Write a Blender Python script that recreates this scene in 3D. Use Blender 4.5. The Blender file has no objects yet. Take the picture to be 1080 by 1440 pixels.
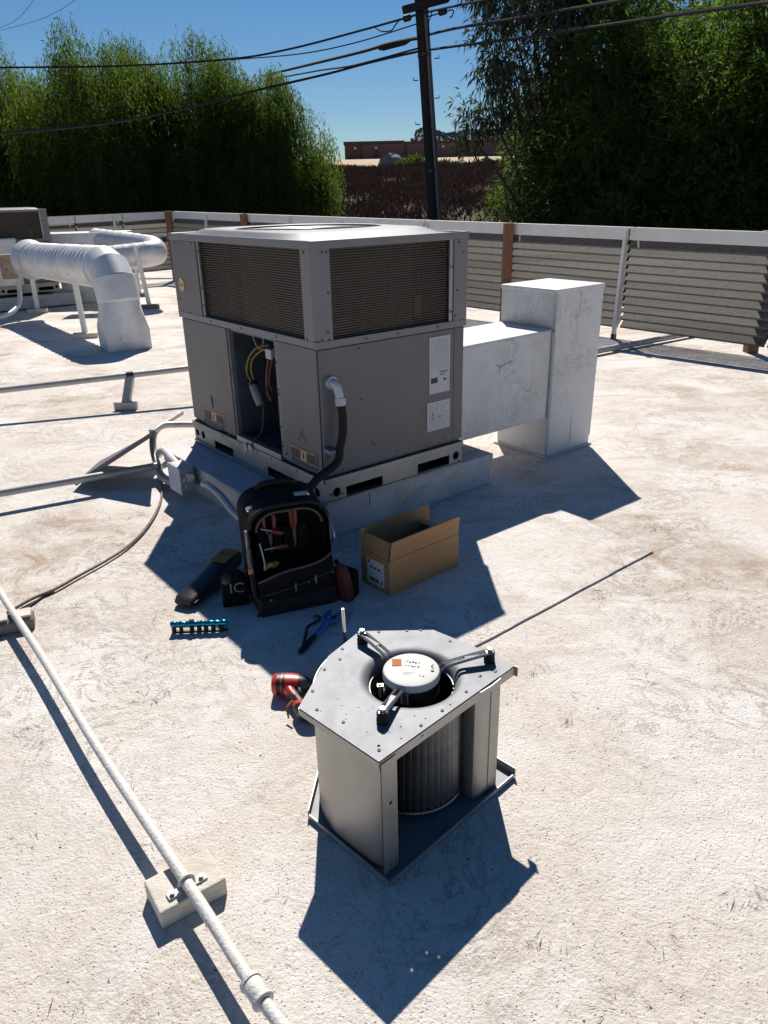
import bpy, math, random
import numpy as np
from mathutils import Vector, Matrix
random.seed(7); rng = np.random.default_rng(11)
S = bpy.context.scene
C = S.collection
R = math.radians
# ------------------------------------------------------------------ camera, sky, sun, exposure
H = 1.4; FPX = 1045.56; PIT = R(23.172); ROL = R(-1.2726)
cr, sr, cp, sp = math.cos(ROL), math.sin(ROL), math.cos(PIT), math.sin(PIT)
RT = Vector((1, 0, 0)); FW = Vector((0, cp, -sp)); UP = Vector((0, sp, cp))
cx = RT*cr + UP*sr; cu = RT*-sr + UP*cr
cam = bpy.data.objects.new('camera', bpy.data.cameras.new('camera')); C.objects.link(cam)
cam.matrix_world = Matrix(((cx.x, cu.x, -FW.x, 0), (cx.y, cu.y, -FW.y, 0), (cx.z, cu.z, -FW.z, H), (0, 0, 0, 1)))
cam.data.sensor_fit = 'HORIZONTAL'; cam.data.sensor_width = 36; cam.data.lens = 36*FPX/1080
cam.data.clip_start = .05; cam.data.clip_end = 5000
S.camera = cam
SUN_EL = R(46.8); SUN_AZ = R(-1.5)
W = bpy.data.worlds.new('World'); S.world = W; W.use_nodes = True
nt = W.node_tree; sky = nt.nodes.new('ShaderNodeTexSky'); sky.sky_type = 'NISHITA'; sky.sun_disc = False
sky.sun_elevation = SUN_EL; sky.sun_rotation = SUN_AZ; sky.altitude = 100; sky.air_density = 1.0; sky.dust_density = 0; sky.ozone_density = 6
bg = nt.nodes['Background']; bg.inputs['Strength'].default_value = .055
hs_ = nt.nodes.new('ShaderNodeHueSaturation'); hs_.inputs['Saturation'].default_value = 1.17; hs_.inputs['Value'].default_value = 1.0
nt.links.new(sky.outputs[0], hs_.inputs['Color']); nt.links.new(hs_.outputs[0], bg.inputs[0])
sun = bpy.data.lights.new('sun', 'SUN'); sun.energy = 5; sun.angle = R(.53); sun.color = (1, .93, .84)
so = bpy.data.objects.new('sun', sun); C.objects.link(so)
SD = Vector((math.sin(SUN_AZ)*math.cos(SUN_EL), math.cos(SUN_AZ)*math.cos(SUN_EL), math.sin(SUN_EL)))
so.rotation_euler = SD.to_track_quat('Z', 'Y').to_euler(); so.location = SD*30
S.view_settings.view_transform = 'Standard'; S.view_settings.look = 'None'
S.view_settings.exposure = .3; S.cycles.caustics_reflective = False; S.cycles.caustics_refractive = False; S.view_settings.gamma = 1; S.view_settings.use_curve_mapping = False

# ------------------------------------------------------------------ measuring: photograph pixel + a known height or distance -> point in the place
def ray(px, py):
    X, Y = px-540, py-720
    X, Y = cr*X+sr*Y, -sr*X+cr*Y
    return RT*(X/FPX) + FW - UP*(Y/FPX)
def G(px, py, z=0.):
    r = ray(px, py); t = (z-H)/r.z
    return Vector((r.x*t, r.y*t, z))
def at(px, py, y):
    r = ray(px, py); t = y/r.y
    return Vector((r.x*t, y, H+r.z*t))

# ------------------------------------------------------------------ materials
def mat(name, col, rough=.6, metal=0., var=.12, scale=8., bump=.0, bscale=60., col2=None, spec=.5, dirt=None, dscale=3., damt=.5, stretch=None, scuff=None, sscale=7., samt=.6):
    m = bpy.data.materials.new(name); m.use_nodes = True
    n = m.node_tree.nodes; l = m.node_tree.links; b = n['Principled BSDF']
    b.inputs['Roughness'].default_value = rough; b.inputs['Metallic'].default_value = metal
    b.inputs['Specular IOR Level'].default_value = spec
    tc = n.new('ShaderNodeTexCoord'); src = tc.outputs['Object']
    if stretch:
        mp = n.new('ShaderNodeMapping'); mp.inputs['Scale'].default_value = stretch; l.new(src, mp.inputs[0]); src = mp.outputs[0]
    no = n.new('ShaderNodeTexNoise'); no.inputs['Scale'].default_value = scale; no.inputs['Detail'].default_value = 6; no.inputs['Roughness'].default_value = .65
    l.new(src, no.inputs[0])
    c1 = [max(0, c*(1-var)) for c in col]; c2 = col2 or [min(1, c*(1+var)) for c in col]
    rp = n.new('ShaderNodeValToRGB'); rp.color_ramp.elements[0].color = (*c1, 1); rp.color_ramp.elements[1].color = (*c2, 1)
    rp.color_ramp.elements[0].position = .3; rp.color_ramp.elements[1].position = .7
    l.new(no.outputs[0], rp.inputs[0]); out = rp.outputs[0]
    if dirt:
        d = n.new('ShaderNodeTexNoise'); d.inputs['Scale'].default_value = dscale; d.inputs['Detail'].default_value = 8; d.inputs['Roughness'].default_value = .7; d.inputs['Distortion'].default_value = .6
        l.new(src, d.inputs[0])
        dr = n.new('ShaderNodeValToRGB'); dr.color_ramp.elements[0].position = .48; dr.color_ramp.elements[1].position = .72
        dr.color_ramp.elements[1].color = (damt, damt, damt, 1); l.new(d.outputs[0], dr.inputs[0])
        mx = n.new('ShaderNodeMixRGB'); mx.inputs[2].default_value = (*dirt, 1); l.new(dr.outputs[0], mx.inputs[0]); l.new(out, mx.inputs[1]); out = mx.outputs[0]
    if scuff:
        a_ = n.new('ShaderNodeTexNoise'); a_.inputs['Scale'].default_value = sscale; a_.inputs['Detail'].default_value = 9; a_.inputs['Roughness'].default_value = .75; a_.inputs['Distortion'].default_value = 1.6; l.new(tc.outputs['Object'], a_.inputs[0])
        b2 = n.new('ShaderNodeMath'); b2.operation = 'SUBTRACT'; b2.inputs[1].default_value = .5; l.new(a_.outputs[0], b2.inputs[0]); b3 = n.new('ShaderNodeMath'); b3.operation = 'ABSOLUTE'; l.new(b2.outputs[0], b3.inputs[0])
        m1 = n.new('ShaderNodeMapRange'); m1.inputs[1].default_value = 0; m1.inputs[2].default_value = .018; m1.inputs[3].default_value = samt; m1.inputs[4].default_value = 0; l.new(b3.outputs[0], m1.inputs[0])
        a2_ = n.new('ShaderNodeTexNoise'); a2_.inputs['Scale'].default_value = sscale*.45; a2_.inputs['Detail'].default_value = 4; l.new(tc.outputs['Object'], a2_.inputs[0])
        m2 = n.new('ShaderNodeMapRange'); m2.inputs[1].default_value = .53; m2.inputs[2].default_value = .66; l.new(a2_.outputs[0], m2.inputs[0])
        m3 = n.new('ShaderNodeMath'); m3.operation = 'MULTIPLY'; l.new(m1.outputs[0], m3.inputs[0]); l.new(m2.outputs[0], m3.inputs[1])
        mx = n.new('ShaderNodeMixRGB'); mx.inputs[2].default_value = (*scuff, 1); l.new(m3.outputs[0], mx.inputs[0]); l.new(out, mx.inputs[1]); out = mx.outputs[0]
    l.new(out, b.inputs['Base Color'])
    rv = n.new('ShaderNodeMapRange'); rv.inputs[3].default_value = max(.02, rough-.1); rv.inputs[4].default_value = min(1, rough+.1)
    l.new(no.outputs[0], rv.inputs[0]); l.new(rv.outputs[0], b.inputs['Roughness'])
    if bump:
        bn = n.new('ShaderNodeTexNoise'); bn.inputs['Scale'].default_value = bscale; bn.inputs['Detail'].default_value = 4; l.new(src, bn.inputs[0])
        bp = n.new('ShaderNodeBump'); bp.inputs['Strength'].default_value = bump; bp.inputs['Distance'].default_value = .01
        l.new(bn.outputs[0], bp.inputs['Height']); l.new(bp.outputs[0], b.inputs['Normal'])
    return m
M = {}
M['cabinet'] = mat('cabinet_paint', (.142, .135, .147), .5, 0, .05, 5, .03, 30, dirt=(.115, .105, .1), dscale=3.5, damt=.5, scuff=(.09, .085, .085), sscale=9, samt=.5, stretch=(1.6, 1.6, .5))
M['cabdark'] = mat('cabinet_top_paint', (.19, .19, .2), .45, 0, .06, 5)
M['interior'] = mat('interior_steel', (.1, .12, .16), .45, .4, .3, 6, dirt=(.03, .03, .035), damt=.6)
M['black'] = mat('black_plastic', (.012, .012, .013), .45, 0, .2, 20)
M['rubber'] = mat('black_rubber', (.011, .011, .0115), .7, 0, .2, 30, spec=.35)
M['fabric'] = mat('black_nylon', (.009, .0085, .008), .85, 0, .25, 40, .4, 500, spec=.2)
M['galv'] = mat('galvanised_sheet', (.235, .245, .265), .62, .4, .1, 14, .03, 40, dirt=(.16, .165, .175), dscale=9, damt=.7, spec=.25)
M['galvdull'] = mat('galvanised_dull', (.36, .35, .34), .45, .75, .12, 7, .02, 30, dirt=(.3, .28, .26), dscale=5, damt=.5)
M['rail'] = mat('rail_galvanised', (.33, .33, .33), .5, .6, .14, 9, dirt=(.22, .2, .18), dscale=6, damt=.5)
M['steel'] = mat('bright_steel', (.6, .6, .6), .28, .95, .08, 20)
M['armsteel'] = mat('arm_steel', (.2, .205, .215), .35, .85, .1, 20)
M['darksteel'] = mat('dark_steel', (.05, .052, .058), .42, .7, .2, 20)
M['wheel'] = mat('wheel_steel', (.16, .165, .17), .42, .8, .2, 25, dirt=(.1, .09, .08), dscale=14, damt=.6)
M['motor'] = mat('motor_black', (.02, .021, .024), .4, .3, .2, 20)
M['alu'] = mat('aluminium_cap', (.5, .5, .49), .65, .2, .06, 20)
M['white'] = mat('white_duct_coating', (.66, .66, .665), .55, 0, .05, 3, .12, 25, dirt=(.42, .4, .37), dscale=3.2, damt=.55, scuff=(.1, .09, .085), sscale=6, samt=.75)
M['ductw'] = mat('white_painted_duct', (.7, .7, .71), .4, .2, .06, 4, .03, 20, dirt=(.45, .38, .28), dscale=3.5, damt=.6, scuff=(.12, .1, .09), sscale=6, samt=.6)
M['curb'] = mat('curb_membrane', (.52, .52, .53), .6, 0, .08, 4, .1, 30, dirt=(.28, .25, .22), dscale=4, damt=.6, scuff=(.12, .1, .09), sscale=7, samt=.6)
M['pipew'] = mat('white_coated_pipe', (.66, .64, .6), .55, 0, .06, 25, .35, 130, dirt=(.5, .45, .38), dscale=20, damt=.5)
M['pipeg'] = mat('grey_conduit', (.4, .4, .4), .45, .3, .12, 20, dirt=(.25, .22, .19), dscale=9, damt=.6)
M['greypvc'] = mat('grey_fitting', (.45, .48, .55), .4, 0, .06, 20)
M['wood'] = mat('painted_wood_block', (.62, .58, .51), .7, 0, .1, 8, .3, 70, dirt=(.36, .29, .2), dscale=7, damt=.6, stretch=(1, 4, 4))
M['sleeper'] = mat('weathered_block', (.2, .17, .15), .8, 0, .25, 10, .4, 60)
M['carton'] = mat('corrugated_card', (.4, .22, .1), .75, 0, .07, 10, .05, 120, dirt=(.3, .16, .075), dscale=5, damt=.5, stretch=(1, 1, 4))
M['cartonin'] = mat('corrugated_card_inside', (.33, .19, .095), .8, 0, .08, 10)
M['paper'] = mat('label_paper', (.62, .62, .62), .6, 0, .03, 10)
M['paper2'] = mat('aged_label_paper', (.5, .5, .53), .6, 0, .06, 14)
M['ink'] = mat('printing_ink', (.05, .05, .06), .6, 0, .1, 10)
M['inkg'] = mat('faint_printing_ink', (.27, .27, .31), .6, 0, .1, 10)
M['inkl'] = mat('worn_white_print', (.3, .3, .3), .7, 0, .2, 60)
M['orange'] = mat('orange_print', (.5, .2, .06), .6, 0, .1, 10)
M['badge'] = mat('yellow_badge', (.55, .43, .2), .4, 0, .08, 10)
M['red'] = mat('red_plastic', (.5, .035, .03), .38, 0, .1, 12)
M['red2'] = mat('dull_red_grip', (.15, .024, .018), .5, 0, .1, 12)
M['darkred'] = mat('dark_red_cloth', (.12, .025, .022), .6, 0, .15, 20)
M['blue'] = mat('blue_steel_paint', (.1, .2, .5), .35, .3, .1, 12)
M['teal'] = mat('teal_anodised', (.01, .2, .3), .22, .75, .1, 12)
M['piping'] = mat('faded_piping', (.085, .07, .058), .7, 0, .2, 20)
M['tan'] = mat('tan_label', (.5, .2, .075), .95, 0, .08, 10, spec=.1)
M['copper'] = mat('yellow_wire', (.3, .2, .04), .5, 0, .1, 30)
M['redwire'] = mat('red_wire', (.14, .028, .022), .5, 0, .1, 30)
M['screw'] = mat('screw_steel', (.08, .08, .09), .4, .6, .1, 30)
M['slat'] = mat('louvre_paint', (.165, .147, .128), .6, 0, .07, 4, dirt=(.05, .036, .026), dscale=16, damt=.8, stretch=(1, 1, 3))
M['cap'] = mat('louvre_cap_white', (.72, .71, .69), .55, 0, .05, 4, dirt=(.5, .45, .4), dscale=6, damt=.35)
M['post'] = mat('rusty_brown_post', (.23, .1, .055), .7, 0, .2, 9, dirt=(.1, .05, .03), dscale=14, damt=.6)
M['rust'] = mat('rusted_box', (.32, .25, .19), .75, .1, .2, 12, dirt=(.06, .03, .02), dscale=16, damt=.9)
M['bark'] = mat('bark', (.08, .062, .048), .9, 0, .3, 12, .6, 30)
M['pole'] = mat('creosoted_pole', (.02, .017, .017), .85, 0, .25, 10, .4, 30, stretch=(6, 6, .6))
M['riser'] = mat('pole_riser_conduit', (.13, .135, .15), .55, .2, .1, 10)
M['cable'] = mat('overhead_cable', (.018, .018, .02), .7, 0, .1, 10)
M['bldg'] = mat('reddish_block_wall', (.12, .06, .056), .85, 0, .06, 1.5, dirt=(.12, .07, .065), dscale=.3, damt=.4)
M['bldg2'] = mat('pinkish_block_wall', (.155, .095, .088), .85, 0, .06, 1.5)
M['bldgtop'] = mat('parapet_band', (.08, .05, .048), .85, 0, .08, 2)
M['boulder'] = mat('granite_boulder', (.22, .215, .215), .85, 0, .2, 1.2, .5, 3)
M['dirt'] = mat('hillside_earth', (.055, .03, .022), .95, 0, .3, .4, .4, 2, col2=(.08, .045, .033))
M['drygrass'] = mat('dry_grass_field', (.46, .34, .21), .95, 0, .2, .25, .5, 3)
M['hillm'] = mat('hazed_hill_scrub', (.105, .12, .135), .95, 0, .35, .04)  # blue-grey tint: distance haze put into the scrub colour
M['shrubred'] = mat('russet_buckwheat', (.15, .078, .045), .9, 0, .5, .7)
M['litter'] = mat('dry_needles', (.1, .07, .045), .9, 0, .4, 5)
def coil_mat():
    m = mat('coil_fins', (.06, .047, .038), .7, .2, .3, 9, dirt=(.05, .04, .033), dscale=5, damt=.6)
    n = m.node_tree.nodes; l = m.node_tree.links; b = n['Principled BSDF']
    tc = n.new('ShaderNodeTexCoord'); w = n.new('ShaderNodeTexWave'); w.inputs['Scale'].default_value = 40; w.wave_type = 'BANDS'; w.bands_direction = 'DIAGONAL'
    mp = n.new('ShaderNodeMapping'); mp.inputs['Scale'].default_value = (1, 1, 0); l.new(tc.outputs['Object'], mp.inputs[0]); l.new(mp.outputs[0], w.inputs[0])
    bp = n.new('ShaderNodeBump'); bp.inputs['Strength'].default_value = .5; bp.inputs['Distance'].default_value = .004; l.new(w.outputs[1], bp.inputs['Height']); l.new(bp.outputs[0], b.inputs['Normal'])
    return m
M['coil'] = coil_mat()
M['coildeep'] = mat('coil_shadowed_fins', (.028, .023, .02), .8, .1, .3, 9)  # darker copy of the coil colour, with the shade of recesses put in
M['guard'] = mat('coil_guard_wire', (.105, .083, .067), .55, .3, .2, 20)
def leaf_mat(name, a, b_, tr=.5, trc=1.):
    m = bpy.data.materials.new(name); m.use_nodes = True; n = m.node_tree.nodes; l = m.node_tree.links
    b = n['Principled BSDF']; b.inputs['Roughness'].default_value = .6; b.inputs['Specular IOR Level'].default_value = .2
    ge = n.new('ShaderNodeNewGeometry'); rp = n.new('ShaderNodeValToRGB'); rp.color_ramp.elements[0].color = (*a, 1); rp.color_ramp.elements[1].color = (*b_, 1)
    l.new(ge.outputs['Random Per Island'], rp.inputs[0]); l.new(rp.outputs[0], b.inputs['Base Color'])
    t = n.new('ShaderNodeBsdfTranslucent'); tm = n.new('ShaderNodeMixRGB'); tm.blend_type = 'MULTIPLY'; tm.inputs[0].default_value = 1; tm.inputs[2].default_value = (2.1*trc, 2.2*trc, 1.1*trc, 1); l.new(rp.outputs[0], tm.inputs[1]); l.new(tm.outputs[0], t.inputs[0]); mx = n.new('ShaderNodeMixShader'); mx.inputs[0].default_value = tr
    l.new(b.outputs[0], mx.inputs[1]); l.new(t.outputs[0], mx.inputs[2]); l.new(mx.outputs[0], n['Material Output'].inputs[0])
    return m
M['leafL'] = leaf_mat('pepper_tree_leaves', (.035, .06, .014), (.085, .12, .03))
M['leafR'] = leaf_mat('broad_green_leaves', (.032, .062, .016), (.08, .12, .03))
M['leafE'] = leaf_mat('grey_green_leaves', (.045, .058, .035), (.08, .095, .06), .3, .6)
M['leafB'] = leaf_mat('bush_leaves', (.05, .07, .025), (.09, .11, .04), .3)

def roof_mat(name='roof_coating', clean=0.):
    m = bpy.data.materials.new(name); m.use_nodes = True; n = m.node_tree.nodes; l = m.node_tree.links; b = n['Principled BSDF']
    b.inputs['Roughness'].default_value = .8; b.inputs['Specular IOR Level'].default_value = .25
    tc = n.new('ShaderNodeTexCoord'); P = tc.outputs['Object']
    def noise(sc, det=6, ro=.6, dis=0, src=P):
        x = n.new('ShaderNodeTexNoise'); x.inputs['Scale'].default_value = sc; x.inputs['Detail'].default_value = det; x.inputs['Roughness'].default_value = ro; x.inputs['Distortion'].default_value = dis; l.new(src, x.inputs[0]); return x.outputs[0]
    def ramp(v, p0, p1, a=0., c=1.):
        r = n.new('ShaderNodeMapRange'); r.inputs[1].default_value = p0; r.inputs[2].default_value = p1; r.inputs[3].default_value = a; r.inputs[4].default_value = c; l.new(v, r.inputs[0]); return r.outputs[0]
    def mul(a, c):
        x = n.new('ShaderNodeMath'); x.operation = 'MULTIPLY'
        for i, v in enumerate((a, c)):
            if isinstance(v, float): x.inputs[i].default_value = v
            else: l.new(v, x.inputs[i])
        return x.outputs[0]
    def mix(f, a, col):
        x = n.new('ShaderNodeMixRGB'); l.new(f, x.inputs[0])
        if isinstance(a, tuple): x.inputs[1].default_value = (*a, 1)
        else: l.new(a, x.inputs[1])
        x.inputs[2].default_value = (*col, 1); return x.outputs[0]
    def mapped(sc, rot=0.):
        mp = n.new('ShaderNodeMapping'); mp.inputs['Scale'].default_value = sc; mp.inputs['Rotation'].default_value = (0, 0, rot); l.new(P, mp.inputs[0]); return mp.outputs[0]
    big = noise(1.15, 5, .6, .5); mid = noise(5, 7, .7, .8); fine = noise(38, 5, .65)
    zz = n.new('ShaderNodeSeparateXYZ'); l.new(P, zz.inputs[0]); far = ramp(zz.outputs[1], 1.5, 2.6, .3, 1.)
    c = mix(ramp(fine, .35, .7), (.64, .58, .505), (.76, .71, .65))
    c = mix(mul(ramp(noise(1.7, 6, .6, .5), .42, .62), .85), c, (.79, .765, .735))            # cleaner, whiter patches
    c = mix(mul(ramp(big, .5, .68), mul(far, ramp(mid, .38, .62, .0, .9))), c, (.34, .23, .14))      # brown water stains
    st = noise(1.1, 6, .65, .3, mapped((1.2, 4.5, 1), R(12)))
    c = mix(mul(mul(ramp(st, .53, .7), far), .55), c, (.4, .29, .19))                               # long streaks of run-off
    if clean: c = mix(mul(ramp(noise(2.3, 5, .6, .8), .3, .6), clean), c, (.8, .78, .755))
    # brushed smears and wispy dirt
    wisp = n.new('ShaderNodeMath'); wisp.operation = 'ABSOLUTE'; s_ = n.new('ShaderNodeMath'); s_.operation = 'SUBTRACT'; s_.inputs[1].default_value = .5
    l.new(noise(3.6, 9, .74, 1.6), s_.inputs[0]); l.new(s_.outputs[0], wisp.inputs[0])
    wm = mul(ramp(wisp.outputs[0], .0, .022, 1., 0.), ramp(noise(1.3, 3, .5), .43, .58))
    c = mix(mul(wm, .6), c, (.19, .15, .11))
    w2 = noise(9, 8, .75, 2.2, mapped((1, 2.6, 1), R(35)))
    c = mix(mul(mul(ramp(w2, .6, .72), ramp(noise(1.6, 3, .5, 0, mapped((1, 1, 1), 1.)), .48, .64)), .6), c, (.25, .2, .145))
    # pits and specks
    vo = n.new('ShaderNodeTexVoronoi'); vo.inputs['Scale'].default_value = 120; l.new(P, vo.inputs[0])
    pit = mul(ramp(vo.outputs['Distance'], .08, .3, 1., 0.), ramp(noise(31, 5, .7), .42, .62))
    c = mix(mul(pit, .85), c, (.2, .155, .115))
    vb = n.new('ShaderNodeTexVoronoi'); vb.inputs['Scale'].default_value = 19; l.new(P, vb.inputs[0])
    c = mix(mul(ramp(vb.outputs['Distance'], .035, .075, 1., 0.), ramp(noise(7, 3, .5), .5, .56)), c, (.07, .05, .035))
    l.new(c, b.inputs['Base Color'])
    hs = n.new('ShaderNodeMath'); hs.operation = 'ADD'; l.new(mul(noise(120, 5, .7), 1.0), hs.inputs[0]); l.new(mul(pit, -.55), hs.inputs[1])
    h2 = n.new('ShaderNodeMath'); h2.operation = 'ADD'; l.new(hs.outputs[0], h2.inputs[0]); l.new(mul(noise(9, 6, .6, .8), 1.6), h2.inputs[1])
    bp = n.new('ShaderNodeBump'); bp.inputs['Strength'].default_value = .75; bp.inputs['Distance'].default_value = .009; l.new(h2.outputs[0], bp.inputs['Height']); l.new(bp.outputs[0], b.inputs['Normal'])
    return m
M['roof'] = roof_mat(); M['roofpatch'] = roof_mat('roof_patch_coating', .6)

# ------------------------------------------------------------------ mesh helpers
class MB:
    def __init__(s): s.v = []; s.f = []
    def add(s, vs, fs):
        o = len(s.v); s.v += [tuple(x) for x in vs]; s.f += [tuple(i+o for i in f) for f in fs]; return s
    def hexa(s, p):   # 8 points: 4 bottom ccw, 4 top ccw
        return s.add(p, [(3, 2, 1, 0), (4, 5, 6, 7), (0, 1, 5, 4), (1, 2, 6, 5), (2, 3, 7, 6), (3, 0, 4, 7)])
    def box(s, a, b):
        (x0, y0, z0), (x1, y1, z1) = a, b
        return s.hexa([(x0, y0, z0), (x1, y0, z0), (x1, y1, z0), (x0, y1, z0), (x0, y0, z1), (x1, y0, z1), (x1, y1, z1), (x0, y1, z1)])
    def obox(s, c, ax, ay, az):
        c, ax, ay, az = map(Vector, (c, ax, ay, az))
        return s.hexa([c-ax-ay-az, c+ax-ay-az, c+ax+ay-az, c-ax+ay-az, c-ax-ay+az, c+ax-ay+az, c+ax+ay+az, c-ax+ay+az])
    def bar(s, a, b, w, t, up=(0, 0, 1)):
        a, b = Vector(a), Vector(b); d = (b-a); L = d.length; d.normalize(); sd = d.cross(Vector(up))
        if sd.length < 1e-4: sd = d.cross(Vector((0, 1, 0)))
        sd.normalize(); u2 = sd.cross(d)
        return s.obox((a+b)/2, d*L/2, sd*w/2, u2*t/2)
    def tube(s, path, r, seg=10, caps=True, closed=False):
        path = [Vector(p) for p in path]; n = len(path); rs = r if isinstance(r, (list, tuple)) else [r]*n
        o = len(s.v); prev = None
        for i, p in enumerate(path):
            if closed: d = path[(i+1) % n]-path[i-1]
            else: d = path[min(i+1, n-1)]-path[max(i-1, 0)]
            d.normalize()
            if prev is None:
                a = d.cross(Vector((0, 0, 1)))
                if a.length < .05: a = d.cross(Vector((0, 1, 0)))
            else: a = prev - d*prev.dot(d)
            a.normalize(); prev = a; b = d.cross(a)
            for k in range(seg):
                t = 2*math.pi*k/seg; s.v.append(tuple(p+(a*math.cos(t)+b*math.sin(t))*rs[i]))
        for i in range(n if closed else n-1):
            for k in range(seg):
                j = (i+1) % n
                s.f.append((o+i*seg+k, o+i*seg+(k+1) % seg, o+j*seg+(k+1) % seg, o+j*seg+k))
        if caps and not closed:
            s.f.append(tuple(o+k for k in range(seg))[::-1]); s.f.append(tuple(o+(n-1)*seg+k for k in range(seg)))
        return s
    def lathe(s, prof, c=(0, 0, 0), seg=32, closed=False):  # profile (r, z)
        o = len(s.v); n = len(prof)
        for r, z in prof:
            for k in range(seg):
                t = 2*math.pi*k/seg; s.v.append((c[0]+r*math.cos(t), c[1]+r*math.sin(t), c[2]+z))
        for i in range(n-1):
            for k in range(seg): s.f.append((o+i*seg+k, o+i*seg+(k+1) % seg, o+(i+1)*seg+(k+1) % seg, o+(i+1)*seg+k))
        if not closed:
            if prof[0][0] > 1e-6: s.f.append(tuple(o+k for k in range(seg))[::-1])
            if prof[-1][0] > 1e-6: s.f.append(tuple(o+(n-1)*seg+k for k in range(seg)))
        return s
    def prism(s, poly, z0, z1):
        n = len(poly); vs = [(x, y, z0) for x, y in poly]+[(x, y, z1) for x, y in poly]
        return s.add(vs, [tuple(range(n))[::-1], tuple(range(n, 2*n))]+[(i, (i+1) % n, n+(i+1) % n, n+i) for i in range(n)])
    def sheet(s, path, z0, z1, t):   # vertical sheet following a plan path, thickness t
        p = [Vector((x, y, 0)) for x, y in path]; n = len(p); L = []; Rr = []
        for i in range(n):
            d = p[min(i+1, n-1)]-p[max(i-1, 0)]; d.normalize(); q = Vector((-d.y, d.x, 0))*t/2; L.append(p[i]+q); Rr.append(p[i]-q)
        return s.prism([(q.x, q.y) for q in L]+[(q.x, q.y) for q in Rr[::-1]], z0, z1) if n == 2 else s._sheet(L, Rr, z0, z1)
    def _sheet(s, L, Rr, z0, z1):
        n = len(L); vs = []
        for A in (L, Rr):
            for z in (z0, z1): vs += [(q.x, q.y, z) for q in A]
        fs = []
        for i in range(n-1):
            fs += [(i+1, i, n+i, n+i+1), (2*n+i, 2*n+i+1, 3*n+i+1, 3*n+i), (n+i, 3*n+i, 3*n+i+1, n+i+1), (i, i+1, 2*n+i+1, 2*n+i)]
        fs += [(0, 2*n, 3*n, n), (n-1, 2*n-1, 4*n-1, 3*n-1)]
        return s.add(vs, fs)
    def holed(s, w, h, holes, fr, t):
        """plate w x h with rectangular (x0,z0,x1,z1) and round (cx,cz,r) holes; fr maps (x, depth, z) to a point"""
        xs = {0, w}; zs = {0, h}; sq = []
        for q in holes:
            if len(q) == 4: a, b, c, d = q
            else: a, b, c, d = q[0]-q[2]*1.15, q[1]-q[2]*1.15, q[0]+q[2]*1.15, q[1]+q[2]*1.15
            sq.append((a, b, c, d)); xs |= {a, c}; zs |= {b, d}
        xs = sorted(xs); zs = sorted(zs)
        for i in range(len(xs)-1):
            for j in range(len(zs)-1):
                mx, mz = (xs[i]+xs[i+1])/2, (zs[j]+zs[j+1])/2
                if any(a < mx < c and b < mz < d for a, b, c, d in sq): continue
                for dp in (0, t): s.add([fr(x, dp, z) for x, z in ((xs[i], zs[j]), (xs[i+1], zs[j]), (xs[i+1], zs[j+1]), (xs[i], zs[j+1]))], [(0, 1, 2, 3)])
        for q, (a, b, c, d) in zip(holes, sq):
            if len(q) == 4: ring = [(a, b), (c, b), (c, d), (a, d)]
            else:
                ring = [(q[0]+q[2]*math.cos(k*math.pi/8), q[1]+q[2]*math.sin(k*math.pi/8)) for k in range(16)]
                out = []
                for x, z in ring:
                    dx, dz = x-q[0], z-q[1]; k = (q[2]*1.15)/max(abs(dx), abs(dz)); out.append((q[0]+dx*k, q[1]+dz*k))
                for k in range(16):
                    j = (k+1) % 16; s.add([fr(*p) for p in ((out[k][0], 0, out[k][1]), (out[j][0], 0, out[j][1]), (ring[j][0], 0, ring[j][1]), (ring[k][0], 0, ring[k][1]))], [(0, 1, 2, 3)])
            m = len(ring)
            for k in range(m):
                j = (k+1) % m; s.add([fr(ring[k][0], 0, ring[k][1]), fr(ring[j][0], 0, ring[j][1]), fr(ring[j][0], t, ring[j][1]), fr(ring[k][0], t, ring[k][1])], [(0, 1, 2, 3)])
        return s
    def build(s, name, m, parent=None, bevel=0, smooth=False, off=(0, 0, 0), seg=2):
        me = bpy.data.meshes.new(name); ox, oy, oz = off
        me.from_pydata([(x+ox, y+oy, z+oz) for x, y, z in s.v], [], s.f); me.validate()
        me.materials.append(M[m] if isinstance(m, str) else m)
        if smooth:
            for p in me.polygons: p.use_smooth = True
            try: me.set_sharp_from_angle(angle=R(40))
            except Exception: pass
        o = bpy.data.objects.new(name, me); C.objects.link(o)
        if parent: o.parent = parent
        if bevel:
            b = o.modifiers.new('bevel', 'BEVEL'); b.width = bevel; b.segments = seg; b.limit_method = 'ANGLE'; b.angle_limit = R(40)
        return o
def thing(name, label, cat, loc=(0, 0, 0), rz=0, group=None):
    o = bpy.data.objects.new(name, None); C.objects.link(o); o.location = loc; o.rotation_euler = (0, 0, rz); o.empty_display_size = .1
    o['label'] = label; o['category'] = cat
    if group: o['group'] = group
    return o
def tag(o, label, cat, group=None):
    o['label'] = label; o['category'] = cat
    if group: o['group'] = group
    return o
def struct(o): o['kind'] = 'structure'; return o
def stuff(o): o['kind'] = 'stuff'; return o
def smooth_path(pts, k=6):
    pts = [Vector(p) for p in pts]; out = []
    for i in range(len(pts)-1):
        p0, p1, p2, p3 = pts[max(i-1, 0)], pts[i], pts[i+1], pts[min(i+2, len(pts)-1)]
        for j in range(k):
            t = j/k; out.append(.5*((2*p1)+(p2-p0)*t+(2*p0-5*p1+4*p2-p3)*t*t+(3*p1-p0-3*p2+p3)*t**3))
    return out+[pts[-1]]
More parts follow.
